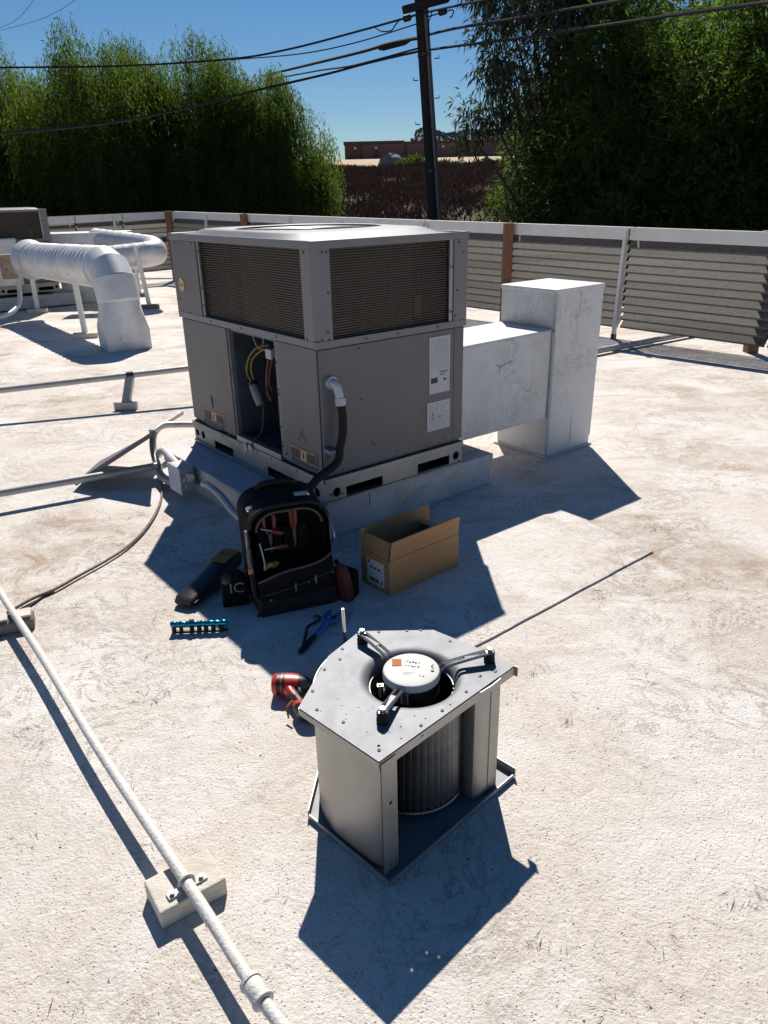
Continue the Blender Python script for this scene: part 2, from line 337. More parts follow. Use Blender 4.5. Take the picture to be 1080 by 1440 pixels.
def text(s, size, name, m, parent, mw, ext=.0002):
    cu_ = bpy.data.curves.new(name, 'FONT'); cu_.body = s; cu_.size = size; cu_.extrude = ext; cu_.align_x = 'CENTER'; cu_.align_y = 'CENTER'; cu_.resolution_u = 3
    tmp = bpy.data.objects.new('tmp', cu_); C.objects.link(tmp); bpy.context.view_layer.update()
    me = bpy.data.meshes.new_from_object(tmp.evaluated_get(bpy.context.evaluated_depsgraph_get())); bpy.data.objects.remove(tmp)
    me.materials.clear(); me.materials.append(M[m]); me.transform(mw)
    o = bpy.data.objects.new(name, me); C.objects.link(o)
    if parent: o.parent = parent
    return o
def frame(o, x, y):
    x = Vector(x).normalized(); y = Vector(y).normalized(); z = x.cross(y); o = Vector(o)
    return Matrix(((x.x, y.x, z.x, o.x), (x.y, y.y, z.y, o.y), (x.z, y.z, z.z, o.z), (0, 0, 0, 1)))

# ------------------------------------------------------------------ SETTING: roof, land, hill
FC = at(240, 297, 14.6); FR = at(1080, 326, 6.7)
fd = Vector((FR.x-FC.x, FR.y-FC.y, 0)).normalized()          # along the right-hand louvre screen, towards the right
fn = Vector((fd.y, -fd.x, 0)); fn = fn if fn.y > 0 else -fn   # outwards
ld = Vector((-.72, -.69, 0)).normalized(); ln = Vector((-.69, .72, 0)).normalized()
def p2(v): return (v.x, v.y)
RE = FR+fd*5+fn*2; LE = FC+ld*9+ln*2; CO = FC+(fn+ln)*2
rb = MB(); poly = [(-14, -5), (9, -5), p2(RE), p2(CO), p2(LE), (-14, 5)]
rb.prism(poly, -.35, 0)
struct(rb.build('roof', 'roof'))
# raised square of membrane round the unit, ragged near edge
e = []
A, B = G(918, 777), G(668, 911)
for i in range(25):
    t = i/24; p = A.lerp(B, t); nrm = Vector((.63, -.77, 0)); j = .001*math.sin(t*23)+random.uniform(-.0007, .0007)
    e.append(p2(p+nrm*j))
patch = MB().prism([p2(G(795, 722)), (-.05, 3.0), (-.15, 2.1), (.05, 1.92)]+e[::-1], -.001, .008)
struct(patch.build('roof_patch', 'roofpatch'))

def tz(x, y):
    P = [(-60, -4.2), (14, -4.2), (30, .2), (80, 3.7), (100, 4.7), (200, 9.3), (700, 26), (3000, 60)]
    for (a, za), (b, zb) in zip(P, P[1:]):
        if y <= b: z = za+(zb-za)*max(0, (y-a)/(b-a)); break
    else: z = 60
    return z+(.12*math.sin(x*.7+y*.31)+.1*math.sin(x*.23-y*.5) if 16 < y < 150 else 0)
def grid(xs, ys, zf):
    m = MB(); nx = len(xs)
    m.v = [(x, y, zf(x, y)) for y in ys for x in xs]
    m.f = [(j*nx+i, j*nx+i+1, (j+1)*nx+i+1, (j+1)*nx+i) for j in range(len(ys)-1) for i in range(nx-1)]
    return m
xs = [-1500, -700, -300, -140, -80]+list(np.linspace(-50, 60, 56))+[90, 150, 300, 700, 1500]
struct(grid(xs, [-80, -20, 0, 8]+list(np.linspace(12, 78, 45)), tz).build('hillside_ground', 'dirt', smooth=True))
struct(grid(xs, list(np.linspace(78, 210, 40))+[300, 500, 700, 1500, 3000], tz).build('dry_field', 'drygrass', smooth=True))
def hz(x, y):
    e1 = 1/(1+math.exp(-(x-34)/5.)); ridge = math.exp(-((y-900)/110.)**2)
    return 26+ridge*e1*(40+3*math.sin(x*.05)+2*math.sin(x*.13+1))-4
struct(grid(list(np.linspace(-10, 420, 110)), list(np.linspace(640, 1150, 24)), hz).build('far_hill', 'hillm', smooth=True))

# ---- numpy leaf cloud
def leaves(name, m, base, axis, ln_, wd, parent=None):
    n = len(base); axis = axis/np.linalg.norm(axis, axis=1, keepdims=True)
    rnd = rng.normal(size=(n, 3)); sd = np.cross(axis, rnd); sd /= np.linalg.norm(sd, axis=1, keepdims=True)+1e-9
    ln_ = ln_[:, None]; wd = wd[:, None]
    v = np.stack([base, base+axis*ln_*.45+sd*wd*.5, base+axis*ln_+np.array([0, 0, -.1])*ln_, base+axis*ln_*.45-sd*wd*.5], 1).reshape(-1, 3)
    me = bpy.data.meshes.new(name); me.vertices.add(4*n); me.vertices.foreach_set('co', v.astype(np.float32).ravel())
    me.loops.add(4*n); me.loops.foreach_set('vertex_index', np.arange(4*n, dtype=np.int32)); me.polygons.add(n)
    me.polygons.foreach_set('loop_start', np.arange(0, 4*n, 4, dtype=np.int32)); me.update(calc_edges=True); me.validate()
    me.materials.append(M[m]); o = bpy.data.objects.new(name, me); C.objects.link(o)
    if parent: o.parent = parent
    return o
# russet shrubs of the slope and scrub on the far hill
n = 170000
x = rng.uniform(-9, 30, n); y = 29+(rng.random(n)**.8)*52
keep = (np.sin(x*1.1+y*.6)+np.sin(x*.5-y*.9)+rng.normal(size=n)*1.1) > -.9; x, y = x[keep], y[keep]
z = np.array([tz(a, b) for a, b in zip(x, y)])-.05
ax = np.stack([rng.normal(size=len(x))*.45, rng.normal(size=len(x))*.45, np.ones(len(x))], 1)
stuff(leaves('russet_scrub', 'shrubred', np.stack([x, y, z], 1), ax, rng.uniform(.3, .75, len(x)), rng.uniform(.03, .1, len(x))))
n = 3000; x = rng.uniform(30, 330, n); y = rng.uniform(800, 910, n); z = np.array([hz(a, b) for a, b in zip(x, y)])-.5
stuff(leaves('far_trees', 'hillm', np.stack([x, y, z], 1), np.stack([rng.normal(size=n)*.3, rng.normal(size=n)*.3, np.ones(n)], 1), rng.uniform(1.5, 5, n), rng.uniform(2, 4.5, n)))

# ------------------------------------------------------------------ far building, boulders, bushes
def building():
    p = at(485, 222, 190); q = at(760, 224, 190)
    t = thing('low_building', 'long low reddish block building with dark parapet at the top of the slope', 'building', (p.x, 190, tz(0, 190)-.3))
    x0 = 0; wid = q.x-p.x+18; zt = at(550, 198, 190).z-tz(0, 190)+.3
    edges = [(0, 'bldg'), (3.9, 'bldg2'), (13.8, 'bldg'), (14.2, 'bldg2'), (25.8, 'bldg'), (30.5, 'bldg2'), (38, 'bldg'), (46, 'bldg2'), (wid, None)]
    for (a, m), (b, _) in zip(edges, edges[1:]):
        d = -.25 if m == 'bldg' else 0
        MB().box((a+.03, d, 0), (b-.03, 18, zt-.62)).build('wall_panel', m, t)
    MB().box((-.2, -.45, zt-.6), (13.8, 18.2, zt)).build('parapet', 'bldgtop', t)
    MB().box((13.83, -.4, zt-.6), (wid+.2, 18.2, zt-.22)).build('parapet', 'bldgtop', t)
    MB().box((6.9, -.12, 0), (7.7, .0, 2.1)).build('door', 'bldgtop', t)
    for a in (2.2, 7.0, 22.4): MB().box((a, -.42, 2.35), (a+.5, -.26, 2.8)).build('wall_lamp', 'paper', t)
    for a in np.arange(16, 44, 1.7): MB().box((a, 2, zt-.2), (a+.1, 2.1, zt+.5)).build('roof_stub', 'bldgtop', t)
building()
def boulder(px, py, y, r, sq, label):
    c = at(px, py, y); m = MB(); nu, nv = 14, 9
    sd = random.uniform(0, 9)
    for j in range(nv+1):
        for i in range(nu):
            th, ph = 2*math.pi*i/nu, math.pi*j/nv
            d = 1+.13*math.sin(3*th+sd+2*ph)+.08*math.sin(5*th-sd+3*ph)
            m.v.append((r*d*math.sin(ph)*math.cos(th), r*.8*d*math.sin(ph)*math.sin(th), r*sq*d*math.cos(ph)))
    for j in range(nv):
        for i in range(nu): m.f.append((j*nu+i, (j+1)*nu+i, (j+1)*nu+(i+1) % nu, j*nu+(i+1) % nu))
    o = m.build('boulder', 'boulder', smooth=True); o.location = (c.x, y, tz(c.x, y)+r*sq*.25)
    tag(o, label, 'boulder', 'boulders at the top of the slope')
boulder(550, 234, 82, 1.15, .75, 'large rounded grey boulder left of the utility pole')
boulder(648, 239, 82, .9, .5, 'flat grey boulder half hidden in scrub just right of the utility pole')
boulder(673, 241, 80, .55, .7, 'small pale boulder beside the dark one at the edge of the grey green tree')
boulder(684, 239, 82, .8, .65, 'dark boulder behind the small pale one near the grey green tree')
def bush(px, py, y, r, label):
    c = at(px, py, y); n = 900; d = rng.normal(size=(n, 3)); d[:, 2] = abs(d[:, 2]); d /= np.linalg.norm(d, axis=1, keepdims=True)
    t = thing('bush', label, 'bush', (c.x, y, tz(c.x, y)-.1), 0, 'green bushes on the slope')
    leaves('foliage', 'leafB', d*r*rng.uniform(.2, .8, (n, 1))*np.array([1, 1, .9]), d+np.array([0, 0, .5]), rng.uniform(.3, .7, n)*r, rng.uniform(.06, .16, n), t)
    MB().tube([(0, 0, -.3), (0, 0, r*.5)], .08, 6).build('stem', 'bark', t)
bush(568, 238, 80, .9, 'low green bush beside the large rounded boulder')
bush(583, 236, 79, 1.2, 'spiky green bush touching the left side of the utility pole')
bush(626, 239, 79, .9, 'low green bush just right of the utility pole')
bush(640, 241, 78, .7, 'smallest olive bush in front of the flat boulder')

# ------------------------------------------------------------------ trees
def tree(name, label, cat, pos, top, rad, lobes, mode, leafm, nl, ls, seed, trunk_r=.16, group=None, ext=()):
    global rng
    rng = np.random.default_rng(seed); rr = random.Random(seed)
    zb = tz(pos[0], pos[1])-.1; t = thing(name, label, cat, (pos[0], pos[1], zb), 0, group); hgt = top-zb
    tr = MB(); tops = []
    tr.tube(smooth_path([(0, 0, 0), (.1*rr.uniform(-1, 1), .1, hgt*.25), (.2*rr.uniform(-1, 1), 0, hgt*.5), (.2*rr.uniform(-1, 1), 0, hgt*.8)], 4), [trunk_r*(1-.055*i) for i in range(13)], 9)
    L = []
    for i in range(lobes):
        a = 2*math.pi*(i*.618)+rr.uniform(-.3, .3); f = (i+.5)/lobes
        z = hgt*(.3+.62*f); rr_ = rad*rr.uniform(.35, .72)*(1 if f < .75 else .62)
        L.append((math.cos(a)*rr_, math.sin(a)*rr_, z, rad*rr.uniform(.34, .52)*(1 if f < .8 else .8)))
    for q in ext: L.append(q)
    for lx, ly, lz, lr in L:
        tr.tube(smooth_path([(0, 0, max(.4, lz*.45)), (lx*.4, ly*.4, lz*.75), (lx, ly, lz)], 4), [trunk_r*.5*(1-.1*i) for i in range(9)], 6)
    tr.build('trunk', 'bark', t, smooth=True)
    Lx = np.array([(a, b, c) for a, b, c, _ in L]); Lr = np.array([q[3] for q in L])
    w = Lr**2; w /= w.sum()
    nk = len(L)*9; kk = rng.choice(len(L), nk, p=w); dd = rng.normal(size=(nk, 3)); dd[:, 2] += .25; dd /= np.linalg.norm(dd, axis=1, keepdims=True)
    SC = Lx[kk]+dd*Lr[kk][:, None]*rng.uniform(.75, 1.1, (nk, 1)); SR = rng.uniform(.2, .42, nk)*rad/2
    if mode == 'weep':
        ns = nl//18; k = rng.choice(len(L), ns, p=w)
        d = rng.normal(size=(ns, 3)); d[:, 2] = d[:, 2]*.8+.25; d /= np.linalg.norm(d, axis=1, keepdims=True)
        st = Lx[k]+d*Lr[k][:, None]*rng.uniform(.4, .9, (ns, 1)); c2 = rng.choice(nk, ns); us = rng.random(ns) < .72; st[us] = SC[c2][us]+d[us]*SR[c2][us][:, None]*rng.uniform(.3, 1, (us.sum(), 1)); out = d.copy(); out[:, 2] = 0
        ln_s = rng.uniform(.6, 1.9, ns)*np.minimum(1.25, .5+st[:, 2]/hgt)
        j = np.linspace(0, 1, 18)[None, :, None]
        pts = st[:, None, :]+out[:, None, :]*(.32*np.sqrt(j))*rng.uniform(.4, 1.2, (ns, 1, 1))+np.array([0, 0, 1.])*(.07*np.sin(j*2.6)-j*ln_s[:, None, None])+rng.normal(size=(ns, 18, 3))*.03
        base = pts.reshape(-1, 3); axv = rng.normal(size=base.shape)*.5+np.array([0, 0, -1.0])
    else:
        k = rng.choice(len(L), nl//12, p=w); d = rng.normal(size=(len(k), 3)); d /= np.linalg.norm(d, axis=1, keepdims=True)
        cen = Lx[k]+d*Lr[k][:, None]*rng.uniform(.3, .9, (len(k), 1)); c2 = rng.choice(nk, len(k)); us = rng.random(len(k)) < .72; cen[us] = SC[c2][us]+d[us]*SR[c2][us][:, None]*rng.uniform(.2, 1, (us.sum(), 1)); dr = d+rng.normal(size=d.shape)*.5+np.array([0, 0, .35 if mode == 'up' else -.55])
        dr /= np.linalg.norm(dr, axis=1, keepdims=True)
        j = np.linspace(0, 1, 12)[None, :, None]; tl = rng.uniform(.25, .6, (len(k), 1, 1))
        base = (cen[:, None, :]+dr[:, None, :]*j*tl+rng.normal(size=(len(k), 12, 3))*.02).reshape(-1, 3)
        axv = np.repeat(dr, 12, 0)*.8+rng.normal(size=base.shape)*.6+np.array([0, 0, -.05 if mode == 'up' else -.9])
    ok = base[:, 2] > .1; base, axv = base[ok], axv[ok]
    leaves('crown', leafm, base, axv, rng.uniform(.5, 1.4, len(base))*ls, rng.uniform(.13, .25, len(base))*ls, t)
def tx(px, y): return at(px, 250, y).x
LG = 'weeping trees beyond the screen'; RG = 'tall trees beyond the right screen'
tree('weeping_tree', 'weeping green tree at the left edge, behind the second rooftop unit', 'tree', (tx(40, 24), 24), at(40, 62, 24).z, 2.6, 15, 'weep', 'leafL', 125000, .13, 3, group=LG)
tree('weeping_tree', 'tallest weeping green tree, rising behind the white duct box', 'tree', (tx(175, 23.5), 23.5), at(200, 42, 23.5).z, 2.5, 15, 'weep', 'leafL', 125000, .13, 5, group=LG)
tree('weeping_tree', 'weeping green tree directly behind the corner of the louvred screen', 'tree', (tx(295, 24.5), 24.5), at(300, 46, 24.5).z, 2.5, 15, 'weep', 'leafL', 125000, .13, 8, group=LG)
tree('weeping_tree', 'weeping green tree nearest the utility pole, rounded right side against the sky', 'tree', (tx(362, 25), 25), at(380, 92, 25).z, 2.15, 15, 'weep', 'leafL', 125000, .13, 13, group=LG)
tree('grey_green_tree', 'loose grey green tree with hanging leaves right of the utility pole', 'tree', (tx(785, 17), 17), 7.6, 1.35, 18, 'down', 'leafE', 46000, .17, 21, .12, RG,
     ext=[(-1.9, -.2, 5.95, .26), (-1.5, -.1, 6.3, .36), (-1.35, -.3, 3.9, .2), (-1.4, 0, 7.4, .42), (-1.3, 0, 8.3, .5), (-.7, 0, 9.6, .6)])
tree('leafy_tree', 'bright green leafy tree in the middle of the right hand row', 'tree', (tx(868, 15.5), 15.5), at(850, 20, 15.5).z+.3, 1.75, 20, 'up', 'leafR', 62000, .16, 34, .12, RG)
tree('leafy_tree', 'broad bright green tree above the right hand louvre bay', 'tree', (tx(985, 14.5), 14.5), at(960, 20, 14.5).z+.4, 1.75, 20, 'up', 'leafR', 62000, .16, 55, .12, RG)
tree('leafy_tree', 'tall green tree cut off by the right edge of the photo', 'tree', (tx(1115, 14), 14), at(1080, 10, 14).z+.7, 1.8, 20, 'up', 'leafR', 62000, .16, 89, .12, RG)
tree('leafy_tree', 'darker dense tree standing behind the bright green pair', 'tree', (tx(930, 19), 19), at(930, 10, 19).z+.3, 2.4, 20, 'up', 'leafR', 60000, .2, 144, .15, RG)
tree('leafy_tree', 'dense dark tree behind the grey green one, low over the screen', 'tree', (tx(810, 20), 20), at(800, 90, 20).z, 1.9, 16, 'up', 'leafR', 50000, .2, 233, .14, RG)

# ------------------------------------------------------------------ utility pole and overhead wires
def pole():
    a, b = at(612, 330, 18.5), at(586.5, -60, 18.5); d = (b-a).normalized(); base = a-d*4.5
    t = thing('utility_pole', 'dark leaning wooden utility pole with a grey riser down one side', 'utility pole', base)
    top = b-base; rt = Vector((1, 0, 0))
    MB().tube([(0, 0, 0), tuple(top*.5), tuple(top)], [.155, .13, .11], 14).build('shaft', 'pole', t, smooth=True)
    MB().tube([tuple(rt*.13+Vector((0, -.1, 0))), tuple(top*.97+rt*.1+Vector((0, -.08, 0)))], .055, 8).build('riser_pipe', 'riser', t, smooth=True)
    c = at(597, 7, 18.3)-base
    MB().bar(c+Vector((-.45, -.1, -.1)), c+Vector((.5, .1, .13)), .14, .14).build('crossarm', 'pole', t, bevel=.01)
    for px, py in ((588, 113), (611, 82), (591, 175), (611, 138)):
        q = at(px, py, 18.3)-base; MB().tube([q, q+Vector((.1 if px > 600 else -.1, 0, 0)), q+Vector((.1 if px > 600 else -.1, 0, .05))], .012, 6).build('step', 'darksteel', t)
    for y_ in (77, 240):
        q = at(588+25.5*(y_+60)/390, y_, 18.5)-base; MB().tube([q-d*.03, q+d*.03], .15, 14).build('band', 'darksteel', t)
pole()
def wire(pts, r, label):
    o = MB().tube(smooth_path([at(*p) for p in pts], 8), r, 6).build('overhead_wire', 'cable', smooth=True); tag(o, label, 'wire', 'overhead wires at the utility pole'); return o
wire([(-60, 96, 21), (0, 95, 21), (171, 92.6, 20.6), (324, 83, 20), (407, 69, 19.6), (500, 45, 19), (575, 24, 18.5), (592, 19, 18.3)], .022, 'uppermost black wire running left from the pole across the treetops')
wire([(324, 84, 22.5), (420, 76, 20.5), (500, 60, 19.3), (588, 33, 18.4)], .013, 'thinnest wire running left from the pole under the uppermost one')
wire([(370, 107, 29), (385, 103, 28.2), (500, 75, 21), (545, 62, 19), (590, 53, 18.3)], .035, 'thick wire going left from the pole into the weeping trees')
wire([(372, 113, 29), (390, 110, 28), (450, 99, 23), (500, 91.5, 20), (588, 68, 18.4)], .02, 'thin lower wire going left from the pole into the weeping trees')
wire([(-60, 193, 14.5), (0, 188, 15), (140, 175, 16), (250, 155, 16.6), (370, 125, 17.3), (460, 104, 17.8), (520, 88, 18.1), (590, 72, 18.3)], .026, 'lowest long wire sagging left in front of the weeping trees')
wire([(592, 19, 18.3), (640, 8.5, 17), (700, -4, 15.5), (780, -22, 13.5)], .022, 'uppermost wire leaving the pole to the upper right')
wire([(602, 49, 18.3), (640, 40, 17), (700, 30, 15.6), (870, 1, 12.8), (1000, -22, 11.5)], .026, 'middle thick wire crossing the right hand trees')
wire([(604, 70, 18.3), (640, 65, 17), (740, 52, 15), (900, 28, 12.6), (1080, 3, 10.8), (1160, -8, 10)], .026, 'lowest thick wire crossing the right hand trees to the photo edge')
wire([(600, 24, 18.3), (624, 17, 17.6), (637, 14, 17.3), (636, 22, 17.3), (632, 25, 17.3)], .014, 'short curled wire tail just right of the pole top')
wire([(604, 48, 18.25), (603, 32, 18.2), (607, 20, 18.2), (604, 15, 18.25)], .012, 'short drop wire down the right side of the pole')
wire([(527, 38, 18.9), (537, 44, 18.7), (550, 43, 18.6), (556, 35, 18.5), (563, 28, 18.45), (578, 24, 18.4)], .014, 'slack jumper loop hanging left of the pole top')
for pts, lb in (([(533, 68.5, 19.4), (576, 57, 18.7)], 'long splice sleeve on the thick left hand wire'), ([(567, 27, 18.5), (578, 24, 18.4)], 'short splice sleeve left of the pole top'), ([(618, 18, 17.7), (627, 15, 17.5)], 'small splice sleeve right of the pole top')):
    a, b = at(*pts[0]), at(*pts[1]); o = MB().tube([a, a.lerp(b, .15), a.lerp(b, .85), b], [.03, .065, .065, .03], 8).build('splice_sleeve', 'cable', smooth=True); tag(o, lb, 'cable splice', 'splice sleeves on the wires')
wire([(60, -20, 12.5), (20, 30, 14), (-40, 50, 16)], .003, 'faint thin wire in the upper left corner of the sky, left one')
wire([(120, -10, 12.5), (60, 26, 14), (-30, 50, 16)], .003, 'faint thin wire in the upper left corner of the sky, right one')

# ------------------------------------------------------------------ louvre screen
def screen(P, Q, zp, zq, hp, hq, bays, posts, struts, label, name='louvre_screen', nsl=11):
    """P,Q plan ends, top heights zp,zq, panel heights; bays: fractions where panels split"""
    t = thing(name, label, 'fence', (P.x, P.y, 0)); D = Vector((Q.x-P.x, Q.y-P.y, 0)); L = D.length; d = D/L
    nrm = Vector((d.y, -d.x, 0)); nrm = nrm if nrm.y < 0 else -nrm      # towards the camera side
    top = lambda f: zp+(zq-zp)*f
    hh = lambda f: hp+(hq-hp)*f
    for a, b in zip(bays, bays[1:]):
        a2, b2 = a+.012/L, b-.012/L; pa, pb = d*L*a2, d*L*b2
        capm = MB(); za, zb = top(a2), top(b2); ch = .115
        o1, o2 = nrm*.035, -nrm*.09
        capm.hexa([pa+o1+Vector((0, 0, za-ch)), pb+o1+Vector((0, 0, zb-ch)), pb+o1*.4+Vector((0, 0, zb-ch)), pa+o1*.4+Vector((0, 0, za-ch)), pa+o1+Vector((0, 0, za)), pb+o1+Vector((0, 0, zb)), pb+o1*.4+Vector((0, 0, zb-.003)), pa+o1*.4+Vector((0, 0, za-.003))])
        capm.hexa([pa+o1*.39+Vector((0, 0, za-.012)), pb+o1*.39+Vector((0, 0, zb-.012)), pb+o2+Vector((0, 0, zb-.012)), pa+o2+Vector((0, 0, za-.012)), pa+o1*.39+Vector((0, 0, za-.004)), pb+o1*.39+Vector((0, 0, zb-.004)), pb+o2+Vector((0, 0, zb-.004)), pa+o2+Vector((0, 0, za-.004))])
        capm.build('cap', 'cap', t)
        for k in range(nsl):
            q = []
            for f, p in ((a2, pa), (b2, pb)):
                sp_ = (hh(f)-ch)/nsl; z0 = top(f)-ch-sp_*(k+1); w = random.uniform(-.004, .004); z0 += random.uniform(-.004, .004)
                q.append((p+nrm*(.042+w)+Vector((0, 0, z0-.004)), p+nrm*(.040+w)+Vector((0, 0, z0+.012)), p-nrm*.045+Vector((0, 0, z0+.012+.09))))
            (l0, l1, l2), (r0, r1, r2) = q; bk = -nrm*.004
            m = MB().add([l0, r0, r1, l1, l2, r2, l0+bk, r0+bk, r1+bk, l1+bk, l2+bk, r2+bk], [(0, 1, 2, 3), (3, 2, 5, 4), (7, 6, 9, 8), (8, 9, 10, 11), (0, 6, 7, 1), (4, 5, 11, 10)])
            m.build('slat', 'slat', t)
    for f in posts:
        p = d*L*f; z = top(f)+.005
        MB().box((-.05, -.05, 0), (.05, .05, z)).build('post', 'post', t, bevel=.004).location = p+nrm*(.085 if f < .7 else -.11)
    for f in struts:
        p = d*L*f; MB().bar(p+nrm*.06+Vector((0, 0, top(f)-.02)), p+nrm*.1+Vector((0, 0, top(f)-hh(f)-.06)), .045, .03, up=tuple(d)).build('strut', 'cap', t, bevel=.003)
        MB().bar(p+nrm*.1+Vector((0, 0, top(f)-hh(f)-.12)), p+nrm*.1+Vector((0, 0, top(f)-hh(f)-.06)), .05, .035, up=tuple(d)).build('strut_tip', 'darksteel', t)
def frac(px, py=320):     # where a pixel column meets the screen line
    r = ray(px, py); k = (r.x*fd.y-r.y*fd.x); s_ = (FC.x*r.y-FC.y*r.x)/(-(fd.x*r.y-fd.y*r.x)) if 1 else 0
    return s_
LR = (Vector((FR.x-FC.x, FR.y-FC.y, 0))).length
EX = FR+fd*3.2; LT = LR+3.2
fpx = lambda px: frac(px, 318)/LT
bays = [0, fpx(350), fpx(485), fpx(605), fpx(722), fpx(888), fpx(1110), 1]
slope = (FR.z-FC.z)/LR
screen(FC, EX, FC.z, FC.z+slope*LT, .98, .93, bays, [.004, fpx(350), fpx(722), fpx(1078), .995], [fpx(295), fpx(412), fpx(600), fpx(886)], 'long louvred metal screen with white cap running to the right edge of the roof')
LL = FC+ld*6
screen(FC, LL, FC.z, FC.z-.05, .98, .95, [0, .16, .3, .5, .75, 1], [.99], [.19, .42], 'short louvred metal screen on the left, behind the white ducts')

# ------------------------------------------------------------------ rooftop unit, curb, supply duct (built once, copied for the second set)
TH = R(38.351); U = Vector((math.cos(TH), math.sin(TH), 0)); V = Vector((-math.sin(TH), math.cos(TH), 0))
C0 = Vector((-.249, 2.9535, 0)); UW, UD = .811, 1.255
def loc(u, v, z): return C0+U*u+V*v+Vector((0, 0, z))
def uv(P): d = P-C0; return d.dot(U), d.dot(V)
def pF(px, py, off=0):     # pixel on the right-hand face plane, off metres in front of it -> local (u, -off, z)
    r = ray(px, py); o = Vector((0, 0, H)); n_ = V; t = ((C0-V*off-o).dot(n_))/r.dot(n_); P = o+r*t; return (P-C0).dot(U), P.z
def pL(px, py, off=0):
    r = ray(px, py); o = Vector((0, 0, H)); t = ((C0-U*off-o).dot(U))/r.dot(U); P = o+r*t; return (P-C0).dot(V), P.z
def copy_tree(o, parent=None):
    c = o.copy(); C.objects.link(c)
    if parent: c.parent = parent
    for ch in o.children: copy_tree(ch, c)
    return c

def make_unit():
    t = thing('rooftop_unit', 'large grey packaged rooftop unit with its access panel off, in the middle of the roof', 'rooftop unit', C0+Vector((0, 0, .17)), TH)
    o_ = (0, 0, -.17); P = lambda m, n_, mt, par=t, **k: m.build(n_, mt, par, off=o_, **k)
    # base rail with slots and round holes
    fr_ = lambda x, d, z: (x, d, .172+z)
    fl_ = lambda x, d, z: (d, x, .172+z)
    P(MB().holed(UW, .118, [(.111, .014, .314, .059), (.525, .016, .728, .062), (.061, .046, .021), (.771, .05, .021)], fr_, .004), 'base_rail', 'rail')
    P(MB().holed(UD, .118, [(.275, .01, .483, .052), (.82, .01, 1.024, .053), (.063, .042, .021), (.14, .05, .015), (1.154, .052, .021), (1.222, .052, .018)], fl_, .004), 'base_rail', 'rail')
    P(MB().box((0, UD-.004, .172), (UW, UD, .29)), 'base_rail', 'rail'); P(MB().box((UW-.004, .006, .172), (UW, UD-.006, .29)), 'base_rail', 'rail')
    P(MB().bar((.0, -.005, .279), (UW, -.005, .279), .01, .022), 'rail_lip', 'rail', bevel=.002); P(MB().bar((-.005, 0, .279), (-.005, UD, .279), .01, .022), 'rail_lip', 'rail', bevel=.002)
    P(MB().bar((.0, -.004, .178), (UW, -.004, .178), .008, .012), 'rail_lip', 'rail'); P(MB().bar((-.004, 0, .178), (-.004, UD, .178), .008, .012), 'rail_lip', 'rail')
    P(MB().box((.02, .02, .176), (UW-.02, UD-.02, .19)), 'base_pan', 'coildeep')
    P(MB().box((.012, .012, .291), (UW-.012, UD-.012, .303)), 'cabinet_floor', 'interior')
    # lower cabinet
    z0, z1 = .304, .834
    P(MB().box((.008, .002, z0), (.748, .014, z1)), 'side_panel', 'cabinet', bevel=.003)
    P(MB().box((.752, .005, z0), (UW+.001, .0145, z1)), 'corner_strip', 'cabinet', bevel=.002)
    P(MB().box((.002, .016, z0+.002), (.013, .318, z1)), 'corner_panel', 'cabinet', bevel=.003)
    P(MB().box((.0, .77, z0+.002), (.013, UD-.012, z1)), 'access_panel', 'cabinet', bevel=.003)
    P(MB().box((.012, UD-.012, z0), (UW-.012, UD, z1)), 'rear_panel', 'cabinet', bevel=.002); P(MB().box((UW-.012, .016, z0), (UW+.002, UD-.014, z1)), 'end_panel', 'cabinet', bevel=.002)
    P(MB().box((.004, .319, z0+.004), (.03, .338, z1-.004)), 'jamb', 'galv', bevel=.001); P(MB().box((.006, .755, z0+.004), (.03, .769, z1-.004)), 'jamb', 'galv', bevel=.001)
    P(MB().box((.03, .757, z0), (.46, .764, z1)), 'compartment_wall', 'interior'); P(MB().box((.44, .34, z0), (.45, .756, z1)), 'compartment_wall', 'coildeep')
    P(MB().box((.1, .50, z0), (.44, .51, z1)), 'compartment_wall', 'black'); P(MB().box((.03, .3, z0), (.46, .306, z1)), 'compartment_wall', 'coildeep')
    P(MB().box((.014, .017, z1-.01), (UW-.013, UD-.014, z1+.006)), 'mid_deck', 'interior')
    P(MB().box((-.006, .34, .291), (.03, .753, .318)), 'sill', 'galvdull', bevel=.002)
    # belt line between the two halves
    zb, zt = .838, 1.243
    P(MB().box((-.006, -.006, zb), (UW+.006, .012, zb+.03)), 'belt_rail', 'cabdark', bevel=.002); P(MB().box((-.006, .0125, zb), (.012, UD-.0065, zb+.03)), 'belt_rail', 'cabdark', bevel=.002)
    P(MB().box((-.006, UD-.006, zb), (UW+.006, UD+.006, zt-.03)), 'rear_panel', 'cabinet', bevel=.002); P(MB().box((UW-.006, .013, zb), (UW+.006, UD-.007, zt-.03)), 'end_panel', 'cabinet', bevel=.002)
    # posts
    P(MB().prism([(-.006, .078), (-.006, .012), (.014, -.006), (.075, -.006), (.075, .008), (.02, .01), (.008, .02), (.008, .078)], zb+.0305, zt-.031), 'corner_post', 'cabdark', bevel=.001)
    P(MB().box((.735, -.006, zb+.0305), (UW+.005, .01, zt-.031)), 'corner_post', 'cabdark', bevel=.002); P(MB().box((-.006, .985, zb+.0305), (.01, UD+.004, zt-.031)), 'corner_post', 'cabinet', bevel=.002)
    P(MB().box((.712, .0, zb+.0305), (.733, .008, zt-.031)), 'coil_frame', 'galvdull'); P(MB().box((.0, .964, zb+.0305), (.01, .983, zt-.031)), 'coil_frame', 'galvdull')
    # coils
    P(MB().box((.076, .03, zb+.031), (.523, .06, zt-.032)), 'coil', 'coil'); P(MB().box((.525, .075, zb+.031), (.73, .09, zt-.032)), 'coil', 'coildeep')
